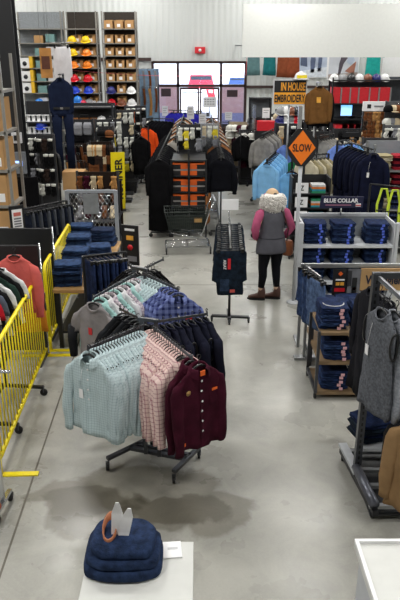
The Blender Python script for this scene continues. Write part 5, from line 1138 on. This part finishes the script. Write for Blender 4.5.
# navy work suit on a stand
xm, zm = Q(59.5, 74, 14.4)
cvr, cg = garment('coverall', cloth('suit_navy', '182036', .15), 'navy two-piece work suit with black belt displayed high at left', 'work suit', (xm, 14.4, zm), radians(6), seed=183, L=2.05, name='work_suit')
MB().loft([[((lerp(cg.tab, z)[0] + .012) * cos(a), (lerp(cg.tab, z)[1] + .016) * sin(a), z) for a in [2 * pi * k / 24 for k in range(24)]] for z in (-.66, -.71)], False, False).build('belt', BLACK, cvr); MB().box(-.03, .03, -.09, -.075, -.705, -.665).build('belt_buckle', STEEL, cvr)
o = thing('display_post', 'black post carrying the navy work suit', 'stand', (xm, 14.75, 0)); MB().tube([(0, 0, 0), (0, 0, zm)], .025, 8).bar((0, .05, zm - .01), (0, -.45, zm - .01), .03, .02).build('pole', BLACK, o); MB().lathe([(.3, 0), (.3, .02), (.03, .04)], 16).build('base', BLACK, o)
# red paddle and harness display left of the doors
xs, zs_ = Q(144, 82, 24.5)
o = thing('paddle_sign', 'red and white paddle sign on the wall left of the shop doors', 'sign', (xs, 24.5, zs_)); MB().lathe([(.15, -.01), (.15, .01)], 8, sy=1.75, M=Matrix.Rotation(pi / 2, 4, 'X')).build('sign_plate', RED, o); MB().box(-.10, .10, -.02, -.011, -.05, .06).build('white_band', WHITE, o); MB().bar((0, .02, -.8), (0, .02, 0), .05, .03).build('handle', WHITE, o)
xs2 = Q(147, 100, 24)[0]
pegs('grey stand with tool belts and harnesses left of the shop doors', '', xs2 - .45, xs2 + .40, 24.3, 1.7, 2.9, 4, 2, ['brown', 'tan', 'brown', 'grey'], place='stand left of the shop doors', what='belt', sc=1.9, panel=mat('pale_blue_panel', '7f9cb8', .7))
# shelf of white spools with black suits beneath
ySp = 17.6; xa = Q(24, 130, ySp)[0]; xb = Q(52, 130, ySp)[0]; zA = Q(30, 122, ySp)[1]; zB_ = Q(30, 134, ySp)[1]
gondola('dark shelving of white spools behind the black column', xa, xb, ySp, ySp + .4, zA + .5, [zA, zB_, zB_ - .5, .4], DSTEEL, mat('back_black', '1c1c1f'), None, sides=False)
sp0 = thing('spool', 'x', 'spool'); q = MB(); q.lathe([(.07, 0), (.07, .015), (.045, .02), (.045, .15), (.07, .155), (.07, .17)], 14); q.build('spool_body', WHITE, sp0)
for j, z in enumerate((zA, zB_)):
    for i in range(5): dup(sp0, (xa + .12 + i * (xb - xa - .2) / 4, ySp + .1, z + .001), 0, 'white spool on the %s of the dark shelving behind the column' % ('upper shelf', 'lower shelf')[j], 'white spools, %s' % ('upper shelf', 'lower shelf')[j])
retire(sp0)
put_hat('blue', Q(40, 128, ySp)[0], ySp + .16, zB_ + .18, 'behind the column beside the white spools')
xa, z_ = Q(28, 140, 14.0); xb, _z = Q(54, 140, 14.0)
rackset('coverall', [(BLKC, 'black'), (mat('wet_black', '0e0f12', .4, 0, .3), 'glossy black')], '%s rain suit on the rack below the white spools', 'black rain suits', (xa + .15, 14.2), (xb - .05, 13.6), 10, z_, -12, 191, L=1.35, rack='steel rack of black rain suits right of the black column')
for i, (xo, yo) in enumerate(((.05, 13.4), (.35, 13.3))): pegs('stand of black gloves in front of the rain suits, %s' % ('left', 'right')[i], '', xa + xo, xa + xo + .34, yo, .7, 1.9, 3, 4, ['black', 'grey', 'black', 'dark', 'black', 'white'], place='%s stand before the rain suits' % ('left', 'right')[i], panel=mat('peg_black', '202024'))
# leather goods between the rack and the mesh panel
xa, z_ = Q(66, 150, 15.5); xb, _ = Q(113, 150, 15.5)
pegs('dark pegboard of leather gloves and belts behind the mesh panel, left half', '', xa, (xa + xb) / 2 - .03, 15.4, .4, Q(80, 146, 15.5)[1], 6, 6, ['brown', 'dark', 'black', 'tan', 'grey', 'dark', 'maroon'], place='left half of the leather pegboard', what='belt', sc=1.25, panel=mat('peg_brown', '2a201b', .8))
pegs('dark pegboard of leather gloves and belts behind the mesh panel, right half', '', (xa + xb) / 2 + .03, xb, 15.4, .4, Q(80, 144, 15.5)[1], 6, 6, ['brown', 'cream', 'dark', 'tan', 'brown', 'black', 'dark'], place='right half of the leather pegboard', what='tool_pouch', sc=1.1, panel=mat('peg_brown', '2a201b', .8))
yD = 17.2; xa = Q(68, 130, yD)[0]; xb = Q(114, 130, yD)[0]; zD = Q(80, 134.5, yD)[1]; zE = Q(80, 144.5, yD)[1]
gondola('dark steel shelving holding the brown duffel bag and loose hats', xa, xb, yD, yD + .5, zD + .75, [zD + .68, zD, zE, .5], DSTEEL, mat('back_black', '1c1c1f'), None, sides=False)
xd = Q(84, 130, yD)[0]; du = thing('duffel_bag', 'brown canvas duffel bag with dark straps on the shelf behind the leather goods', 'bag', (xd, yD + .22, zD + .001))
du_b = MB(); du_b.loft([[(u, .18 * k_ * math.copysign(abs(cos(a)) ** .8, cos(a)), .20 + .20 * k_ * math.copysign(abs(sin(a)) ** .8, sin(a))) for a in [2 * pi * k / 18 for k in range(18)]] for u, k_ in ((-.42, .6), (-.40, .85), (-.3, .98), (0, 1.0), (.3, .98), (.40, .85), (.42, .6))]); du_b.build('bag_body', cloth('duck_bag', '8a5a30', .12), du)
for s_ in (-.14, .14): MB().tube([(s_ + .0, .19 * cos(a), .20 + .215 * sin(a)) for a in [radians(190) + radians(160) * k / 10 for k in range(11)]], .014, 5).build('strap', BLACK, du)
MB().tube([(-.14, -.1, .38), (-.10, -.12, .48), (.10, -.12, .48), (.14, -.1, .38)], .014, 6).build('carry_handle', BLACK, du)
for k, (cn, pq) in enumerate((('orange', 98), ('red', 105))): put_hat(cn, Q(pq, 142, yD)[0], yD + .14, zE + .03, 'on the lower shelf beside the brown duffel')
for k in range(3): o = MB().box(-.16, .16, 0, .3, 0, .20).build('storage_box', (PG, mat('slate', '5f646a'), PG)[k]); o.location = (Q(76 + k * 7, 142, yD)[0], yD + .05, zE + .001); tag(o, '%s box under the brown duffel bag, %s of three' % (('grey', 'slate', 'grey')[k], ('left', 'middle', 'right')[k]), 'box')
for k in range(4): put_hat(('white', 'grey', 'black', 'white')[k], Q(101 + k * 4.2, 124 + (k % 2) * 4, yD)[0], yD + .14, (zD + .03) if k % 2 else zD + .30, ('left', 'second from left', 'third from left', 'right')[k] + ' in the cluster right of the duffel')
# carton under the leather boards
o = thing('carton', 'brown cardboard carton low behind the mesh panel at left', 'box', (Q(73, 180, 13.6)[0], 13.6, 0)); zc_ = Q(73, 172, 13.6)[1]
MB().box(-.22, .22, 0, .4, zc_ - .38, zc_).build('carton_body', CARD, o); MB().box(-.2, .2, .02, .38, 0, zc_ - .38).build('plinth', BLACK, o)
# mesh-sided display
yM = 11.0; xa, zM = Q(66.5, 190.5, yM); xb, _ = Q(115.5, 190.5, yM); hwM = (xb - xa) / 2
ms = thing('mesh_display', 'grey framed wire mesh display stand with blank grey plate', 'display stand', ((xa + xb) / 2, yM, 0))
for s_ in (-1, 1): MB().box(s_ * hwM - .03, s_ * hwM + .03, -.03, .03, 0, zM).build('frame_post', GREYP, ms)
MB().box(-hwM, hwM, -.025, .025, zM - .04, zM + .01).box(-hwM, hwM, -.03, .03, .1, .16).build('frame_rail', GREYP, ms)
wr = MB(); k = -hwM - zM
while k < hwM + zM:
    for sg_ in (1, -1):
        pts = []
        for z in (.16, zM - .04):
            pass
        a_ = max(-hwM, k); 
        # diagonal wires clipped to the frame
        p0 = (k, .16); p1 = (k + (zM - .2) * .62, zM - .04)
        def cl(p0, p1):
            (xa1, za1), (xb1, zb1) = p0, p1
            if xb1 < -hwM or xa1 > hwM: return None
            t0 = max(0, (-hwM - xa1) / (xb1 - xa1)); t1 = min(1, (hwM - xa1) / (xb1 - xa1))
            return ((xa1 + (xb1 - xa1) * t0, za1 + (zb1 - za1) * t0), (xa1 + (xb1 - xa1) * t1, za1 + (zb1 - za1) * t1)) if t1 > t0 else None
        r_ = cl(p0, p1)
        if r_: wr.tube([(sg_ * r_[0][0], 0, r_[0][1]), (sg_ * r_[1][0], 0, r_[1][1])], .0045, 4)
    k += .075
wr.build('wire_mesh', CHROME, ms)
MB().box(-.14, .12, -.035, -.025, zM - .40, zM - .05).build('grey_plate', mat('plate_grey', '85898c', .5), ms)
MB().box(-hwM, hwM, .9, .93, 0, zM).build('rear_panel', mat('peg_brown', '2a201b'), ms)
for z in (.35, .75): MB().box(-hwM, hwM, .08, .9, z - .02, z).build('shelf', DSTEEL, ms)
for j, z in enumerate((.35, .75)):
    for i in range(5):
        cn = ('brown', 'cream', 'grey', 'maroon', 'dark')[(i + 2 * j) % 5]; X = (xa + xb) / 2 - hwM + .14 + i * (2 * hwM - .26) / 4
        bt = thing('work_boot', '%s work boot, %s on the %s shelf behind the wire mesh' % ({'dark': 'dark brown'}.get(cn, cn), ('leftmost', 'second', 'middle', 'fourth', 'rightmost')[i], ('lower', 'upper')[j]), 'boot', (X, yM + .35, z + .001)); q = MB()
        q.loft([[(hx * cos(a), y0 + .0 + hy * sin(a), zz) for a in [2 * pi * k2 / 14 for k2 in range(14)]] for zz, hx, hy, y0 in ((.02, .05, .14, 0), (.05, .052, .14, 0), (.08, .048, .12, .02), (.11, .042, .07, .06), (.20, .045, .06, .075))]); q.build('boot_upper', GL_[cn], bt); MB().loft([[(.054 * cos(a), .147 * sin(a), zz) for a in [2 * pi * k2 / 14 for k2 in range(14)]] for zz in (0, .022)]).build('sole', RUBBER, bt)
pegs('low pegboard with mixed gloves standing on the mesh display', '', (xa + xb) / 2 - hwM + .05, (xa + xb) / 2 + hwM - .05, yM + .75, .95, zM + .12, 6, 2, ['brown', 'cream', 'dark', 'tan', 'black', 'maroon', 'grey'], place='low pegboard behind the mesh', panel=mat('peg_brown', '2a201b'))
# yellow banner
xy0 = Q(120, 204, 15.4)[0]; zt0 = Q(120, 153.5, 15.0)[1]
yb_ = thing('banner', 'tall yellow banner with vertical black RUNNER lettering beside the aisle', 'banner', (xy0, 15.2, 0), radians(10))
p_ = MB().loft([[(x + .03 * (z / zt0), y, z) for x in (-.17, .15) for y in ((-.012, .012) if x < 0 else (.012, -.012))] for z in (.04, .5, zt0)], smooth=False).build('banner_panel', YEL, yb_)
text('lettering', 'RUNNER', .95, .17, BLACK, p_, (.03, -.016, zt0 * .55), (pi / 2, -pi / 2, 0), bold=.03); MB().box(-.18, .16, -.12, .12, 0, .035).build('foot', BLACK, yb_)
# goods along the left side of the aisle
for i, (X, Y, zt1, cs, lb) in enumerate(((Q(113, 150, 17)[0], 16.6, 1.9, ['white', 'grey', 'yellow', 'black', 'white'], 'white and yellow'), (Q(124, 150, 18)[0], 18.0, 2.0, ['white', 'white', 'yellow', 'grey', 'cream'], 'white'), (Q(131, 140, 19.4)[0], 19.4, 1.9, ['black', 'black', 'orange', 'black'], 'black'), (Q(137, 130, 20.8)[0], 20.8, 1.9, ['white', 'yellow', 'grey', 'black'], 'mixed'))):
    pegs('pegboard of %s gloves along the left side of the aisle' % lb, '', X - .35, X + .3, Y, .4, zt1, 4, 5, cs, place='%s glove board by the aisle' % lb, sc=1.2, panel=mat('peg_black', '202024'), rz=.35)
rackset('jacket', [(BLKC, 'black')], '%s jacket on the left edge of the far aisle', 'black jackets left of the aisle', (Q(141, 150, 18)[0], 18.0), (Q(139, 150, 18)[0] - .2, 19), 4, 1.45, 25, 211, L=1.1, rack='steel rack of black jackets on the left edge of the aisle')
rackset('jacket', [(cloth('hivis_orange', 'e2501c', .08), 'bright orange')], '%s jacket hanging left of the far aisle', 'orange jackets', (Q(148, 140, 19.6)[0], 19.6), (Q(148, 140, 19.6)[0] - .1, 19.9), 2, 1.5, 30, 213, L=1.0, rack='small rack of bright orange jackets left of the far aisle')
bk = thing('black_tub', 'black tub on the floor at the left edge of the aisle', 'tub', (*P(131, 192), 0)); MB().loft([[(h_ * sx_, h_ * sy_, z) for sx_, sy_ in ((-1, -1), (1, -1), (1, 1), (-1, 1))] for z, h_ in ((0, .15), (.30, .20), (.32, .21), (.32, .18), (.04, .14))], smooth=False).build('tub_body', BLACK, bk)
for k in range(3): X, Y = P(131 - k * 1.5, 184 + k * 7); o = MB().box(-.35, .25, -.16, .16, 0, .05).box(-.35, .25, -.14, -.10, .05, .07).box(-.35, .25, .10, .14, .05, .07).build('floor_pallet', DSTEEL); o.location = (X - .1, Y - .4, 0); tag(o, 'dark low floor rack beside the yellow banner, %s of three' % ('furthest', 'middle', 'nearest')[k], 'floor rack')

# ------------------------------------------------------------------ cartons on the rack at the far left
yK = 9.8; xk1 = Q(13, 150, yK)[0]; 
xk1 -= .09
ck = gondola('grey steel rack of brown cartons at the left edge', xk1 - 1.2, xk1 + .02, yK, yK + .7, 3.5, [3.0, 2.42, 1.86, 1.32, .8, .2], SH, None, None, sides=False, th=.04)
for j, z in enumerate((2.42, 1.86, 1.32, .8)):
    for i in range(2):
        o = thing('carton', 'brown carton, %s on the %s shelf of the left carton rack' % (('right', 'left')[i], ('top', 'second', 'third', 'fourth')[j]), 'box', (xk1 - .33 - i * .58, yK + .33, z + .001)); MB().box(-.26, .26, -.30, .30, 0, .46 - .03 * (j % 2)).build('carton_body', CARD, o); MB().box(-.03, .03, -.302, .302, .0, .462 - .03 * (j % 2)).build('tape', mat('tape_tan', 'c9a877', .3), o); MB().box(.08, .22, -.304, -.30, .05, .18).build('carton_label', WHITE, o)
o = thing('floor_mat', 'black upright panel leaning behind the black display boards', 'panel', (Q(27, 180, 12)[0], 12, 0)); MB().box(-.2, .2, -.02, .02, 0, Q(27, 177, 12)[1]).build('panel_board', mat('mat_black', '0d0d10', .8), o); MB().box(-.22, .22, -.12, .12, 0, .03).build('foot', BLACK, o)

# ------------------------------------------------------------------ back right
PB = YB - .045
def poster(label, pxa, pya, pxb, pyb, base, bits):
    xa, za = Q(pxa, pya, PB); xb, zb = Q(pxb, pyb, PB); hw = (xb - xa) / 2; hh = (za - zb) / 2; o = thing('poster', label, 'poster', ((xa + xb) / 2, PB, (za + zb) / 2))
    MB().box(-hw - .04, hw + .04, 0, .04, -hh - .04, hh + .04).build('poster_frame', WHITE, o)
    MB().box(-hw, hw, -.006, 0, -hh, hh).build('poster_sheet', base, o)
    for n_, pts, m_ in bits: MB().loft([[(hw * a, y_, hh * b_) for a, b_ in pts] for y_ in (-.012, -.006)], smooth=False).build(n_, m_, o)
ICE = mat('poster_ice', 'b4bfd2', .5, 0, .15, 2); SLT = mat('poster_slate', '56627e', .5, 0, .2, 3); SND = mat('poster_sand', 'a06a58', .6, 0, .2, 3)
poster('pale blue photo poster of standing work figures left on the back wall', 300, 48, 326, 77, ICE, [('snow_field', [(-1, -1), (1, -1), (1, -.3), (-1, -.6)], mat('poster_snow', 'd8dfe8')), ('figure', [(-.15, -.7), (.1, -.7), (.18, .2), (.05, .8), (-.12, .8), (-.2, .1)], SLT), ('figure', [(.35, -.6), (.6, -.6), (.65, .3), (.5, .9), (.38, .8)], SLT), ('shadow_patch', [(-.9, -.2), (-.4, -.3), (-.5, .9), (-.95, 1)], SLT)])
poster('pale photo poster of a bending work figure right on the back wall', 330, 48, 357, 79, mat('poster_pale', 'c9ccd4', .5, 0, .1, 2), [('ground', [(-1, -1), (1, -1), (1, -.55), (-1, -.7)], mat('poster_ground', 'a99a94')), ('figure', [(-.35, -.75), (-.2, -.75), (.0, .0), (.25, .35), (.1, .75), (-.15, .6), (-.3, .0)], mat('poster_fig', '4e4650')), ('red_slope', [(.1, -.5), (.75, -.7), (.85, .15), (.6, -.05)], SND), ('sky_disc', [(.2, .1), (.5, -.1), (.75, .2), (.6, .6), (.3, .55)], ICE)])
xa, za = Q(384, 48, PB); xb, zb = Q(412, 84, PB); o = MB().box(-(xb - xa) / 2, (xb - xa) / 2, -.01, .03, -(za - zb) / 2, (za - zb) / 2).build('white_board', WHITE); o.location = ((xa + xb) / 2, PB, (za + zb) / 2); tag(o, 'large white board at the right end of the back wall', 'board')
xt, zt2 = Q(374.5, 44, 25.8)
rk = thing('wall_rail', 'long steel rail high on the right back wall', 'rail', (4.2, 25.9, zt2 - .05)); MB().tube([(-2.9, 0, 0), (3.2, 0, 0)], .02, 8).build('rail', STEEL, rk)
for s_ in (-2.8, 0, 3.1): MB().bar((s_, 0, 0), (s_, YB - 25.9, 0), .03, .03).build('bracket', STEEL, rk)
for (px_0, w_, hx, lb, L_) in ((374.5, 1, '2ba79f', 'teal shirt hung high between the poster and the white board', 1.5), (254, 1, '5d7d80', 'grey-teal shirt hung high just right of the shop doors', 1.05), (270, 1, '256e72', 'dark teal shirt hung high above the embroidery sign', 1.05), (284, 1, '8a4a30', 'rust shirt hung high, left of the two rust shirts', 1.12), (294, 1, '8f4b31', 'rust shirt hung high, right of the two rust shirts', 1.12)):
    g_, _ = garment('tee', cloth('wall_' + hx, hx, .12), lb, 'shirt', (Q(px_0, 50, 25.9)[0], 25.9, zt2 - .05), 0, seed=int(px_0), detail=0, L=L_)
    g_.scale = (1.15 if px_0 < 370 else 1.35, 1, 1)
# stockroom shelf under the wall goods
yR = 20.6
xa, z1_ = Q(331, 103.5, yR); xb, _ = Q(395, 103.5, yR)
z2_ = Q(340, 119, yR)[1]; z3_ = Q(340, 133, yR)[1]
gondola('black counter shelving with red bins and monitors at the back right', xa, xb + .6, yR, yR + .6, z1_ + .75, [z1_ + .68, z1_, z2_, z3_, .3], BLACK, mat('back_slate', '4b4f56'), None, sides=False)
for i, px_0 in enumerate((336.5, 345.5, 354, 364, 373.5, 385)):
    X = Q(px_0, 96, yR)[0]; hh = Q(340, 87.5, yR)[1] - z1_; w_ = .30 if px_0 > 360 else .25
    o = thing('red_bin', 'red bin on the black counter shelving, %s of six' % ('leftmost', 'second', 'third', 'fourth', 'fifth', 'rightmost')[i], 'bin', (X, yR + .03, z1_ + .001)); MB().box(-w_ / 2, w_ / 2, 0, .4, 0, min(hh, .6)).build('bin_body', RED, o, bevel=.01); MB().box(w_ / 2, w_ / 2 + .04, -.01, .4, 0, min(hh, .6)).build('grey_divider', STEEL, o)
for i, (px_0, lit) in enumerate(((347, True), (358, False))):
    X = Q(px_0, 112, yR)[0]; o = thing('monitor', ('computer monitor with bright blue screen at the back right', 'computer monitor with dark screen beside the blue one')[i], 'monitor', (X, yR + .1, z2_ + .001)); MB().box(-.19, .19, 0, .03, .07, .42).build('casing', BLACK, o, bevel=.006); MB().box(-.17, .17, -.004, 0, .09, .40).build('screen', emit('screen_blue', (.05, .35, .9), 1.6) if lit else mat('screen_dark', '14161c', .2), o); MB().bar((0, .03, .02), (0, .03, .1), .04, .03).box(-.1, .1, -.06, .1, 0, .02).build('stand', BLACK, o)
for i in range(4): o = MB().box(-.19, .19, 0, .36, 0, .24).build('red_box', RED); o.location = (Q(342 + i * 6.6, 127, yR)[0], yR + .05, z3_ + .001); tag(o, 'red box under the monitors, %s of four' % ('leftmost', 'second', 'third', 'rightmost')[i], 'box')
for i in range(7):
    cn = ('white', 'grey', 'black', 'white', 'brown', 'navy', 'white')[i]; put_hat(cn, Q(335 + i * 8.5, 84, yR)[0], yR + .2, z1_ + .68 + .02, '%s on top of the black counter shelving' % ('first', 'second', 'third', 'fourth', 'fifth', 'sixth', 'seventh')[i])
# glove board with header
yG = 17.5; xa, zh1 = Q(364.5, 101.5, yG); xb, zh2 = Q(385, 111, yG)
pg = pegs('tan board of brown work gloves under a white header', '', xa, xb, yG, .9, zh2 - .02, 5, 5, ['brown', 'dark', 'brown', 'tan'], place='tan glove board', skip=0, sc=1.05, panel=mat('peg_tan', '9a8a70', .7))
o = thing('header_sign', 'white header sign above the brown glove board', 'sign', ((xa + xb) / 2, yG, (zh1 + zh2) / 2)); MB().box(-(xb - xa) / 2 - .03, (xb - xa) / 2 + .03, -.02, .05, -(zh1 - zh2) / 2, (zh1 - zh2) / 2).build('header_panel', WHITE, o); MB().box(-.2, -.1, -.024, -.02, -.05, .05).build('round_logo', BLACK, o); MB().box(-.02, .22, -.024, -.02, -.02, .02).build('printed_line', mat('print_grey', '77777c'), o)
# cap and goods boards at far right
for i, (pa, pb, pt, yy, cs) in enumerate(((386, 412, 104, 17.2, ['dark', 'black', 'red', 'grey', 'cream', 'white', 'brown']), (300, 331, 122, 18.4, ['black', 'white', 'black', 'grey', 'dark']), (386, 412, 128, 14.8, ['white', 'dark', 'grey', 'red', 'black']), (335, 366, 131, 17.6, ['cream', 'grey', 'white', 'black', 'tan']), (250, 274, 116, 19.8, ['black', 'grey', 'white', 'black', 'cream']), (276, 298, 112, 18.8, ['black', 'cream', 'brown', 'white', 'red']))):
    xa = Q(pa, 110, yy)[0]; xb = Q(pb, 110, yy)[0]; nm = ('upper far right', 'black', 'lower far right', 'cream', 'black and grey', 'mixed')[i]
    pegs('%s goods board at the back right' % nm, '', xa, xb, yy, .7, Q(350, pt, yy)[1], 6, 5, cs, place=nm + ' goods board', what=('cap', 'belt', 'glove', 'tool_pouch', 'cap', 'cap')[i], sc=(1.5, 1.15, 1.15, 1.1, 1.5, 1.4)[i], panel=mat('peg_black', '202024') if i % 2 or i == 4 else mat('peg_grey', '55565a'))
for k in range(8):
    put_hat(('grey', 'white', 'brown', 'black', 'navy', 'white', 'grey', 'red')[k], Q(281 + (k % 4) * 5.0, 112, 18.4)[0], 18.35, Q(285, 112 + (k // 4) * 8, 18.4)[1], '%s of eight caps pegged under the amber sign' % ('first', 'second', 'third', 'fourth', 'fifth', 'sixth', 'seventh', 'eighth')[k])
# black stand with white sheet and the red box
yS = 19.2; xa, zS = Q(250, 98, yS); xb, _ = Q(272, 98, yS)
gondola('black display shelving with white sheet right of the shop doors', xa, xb, yS, yS + .4, zS, [zS, zS - .55, zS - 1.1, .6], BLACK, mat('slate', '5f646a'), None, sides=False)
sign_on_stem('white paper sheet on the black shelving right of the doors', 262.5, 108, 269.5, 118, yS - .1, WHITE, 2, True)
o = MB().box(-.24, .24, 0, .25, 0, .26).build('red_box', RED, bevel=.01); xr, zr = Q(266, 131, 18.2); o.location = (xr, 18.2, 0); o.data.transform(Matrix.Translation((0, 0, zr))); tag(o, 'red box displayed right of the aisle below the white sheet', 'box')
o = thing('display_plinth', 'dark plinth under the red box right of the aisle', 'plinth', (xr, 18.2, 0)); MB().box(-.3, .3, 0, .25, 0, zr - .002).build('plinth_body', BLACK, o); MB().box(-.32, .32, -.02, .27, 0, .05).build('plinth_foot', DSTEEL, o)
for (pxx, pyt, yy, lb) in ((254.5, 105, 18.6, 'chrome post right of the shop doors'), (300.5, 106, 13.6, 'chrome post behind the orange sign')):
    X, Z = Q(pxx, pyt, yy); o = thing('display_post', lb, 'stand', (X, yy, 0)); MB().box(-.04, .04, -.04, .04, 0, Z).build('pole', CHROME, o); MB().box(-.25, .25, -.2, .2, 0, .03).build('base', CHROME, o)
xq = Q(237, 130, 21)[0]
pegs('board of pale striped caps and gloves right of the far aisle', '', xq - .3, xq + .45, 20.6, .5, Q(237, 124, 20.6)[1], 5, 5, ['white', 'cream', 'maroon', 'white', 'cream', 'dark'], place='pale striped board by the far aisle', what='cap', sc=1.6, rz=-.3, panel=mat('peg_tan', '9a8a70'))
rackset('jacket', [(KH, 'khaki'), (CRM, 'cream')], '%s jacket on the rack behind the jeans shelving at right', 'khaki jackets at right', (3.5, 13.3), (4.1, 13.0), 7, 1.85, -20, 221, L=.9, rack='steel rack of khaki jackets at the far right')

for i, (pa, pb, pt, yy, cs, wt_) in enumerate(((306, 332, 134, 16.0, ['black', 'dark', 'black', 'grey'], 'tool_pouch'), (366, 400, 141, 14.2, ['cream', 'white', 'grey', 'red', 'black', 'white'], 'cap'), (276, 300, 126, 17.0, ['cream', 'black', 'tan', 'white'], 'glove'), (240, 256, 132, 18.6, ['white', 'maroon', 'cream', 'black'], 'cap'), (222, 236, 126, 22, ['maroon', 'dark', 'white'], 'cap'), (64, 92, 122, 16.6, ['white', 'black', 'white', 'grey'], 'tool_pouch'), (97, 112, 129, 16.3, ['white', 'black', 'white', 'brown'], 'cap'), (140, 152, 120, 22.5, ['black', 'tan', 'yellow', 'white'], 'cap'))):
    xa = Q(pa, 110, yy)[0]; xb = Q(pb, 110, yy)[0]; nm = ('narrow pouch board behind the SLOW sign', 'cap board behind the harness rack', 'glove board under the amber sign', 'cap board by the red box', 'cap board before the right sidelight', 'pouch board behind the work suit', 'cap board beside the duffel bag', 'cap board near the belt stand')[i]
    zt_ = Q(350, pt, yy)[1]; pegs('black ' + nm, '', xa, xb, yy, max(.4, zt_ - 1.1), zt_, max(2, int((xb - xa) / .22)), 4, cs, place=nm, what=wt_, sc=1.35, panel=mat('peg_black', '202024'))
sign_on_stem('dark sign with white lettering bars before the cream goods board', 343, 131, 361, 137, 15.5, BLACK, 1)
retire(*GPROTO.values())
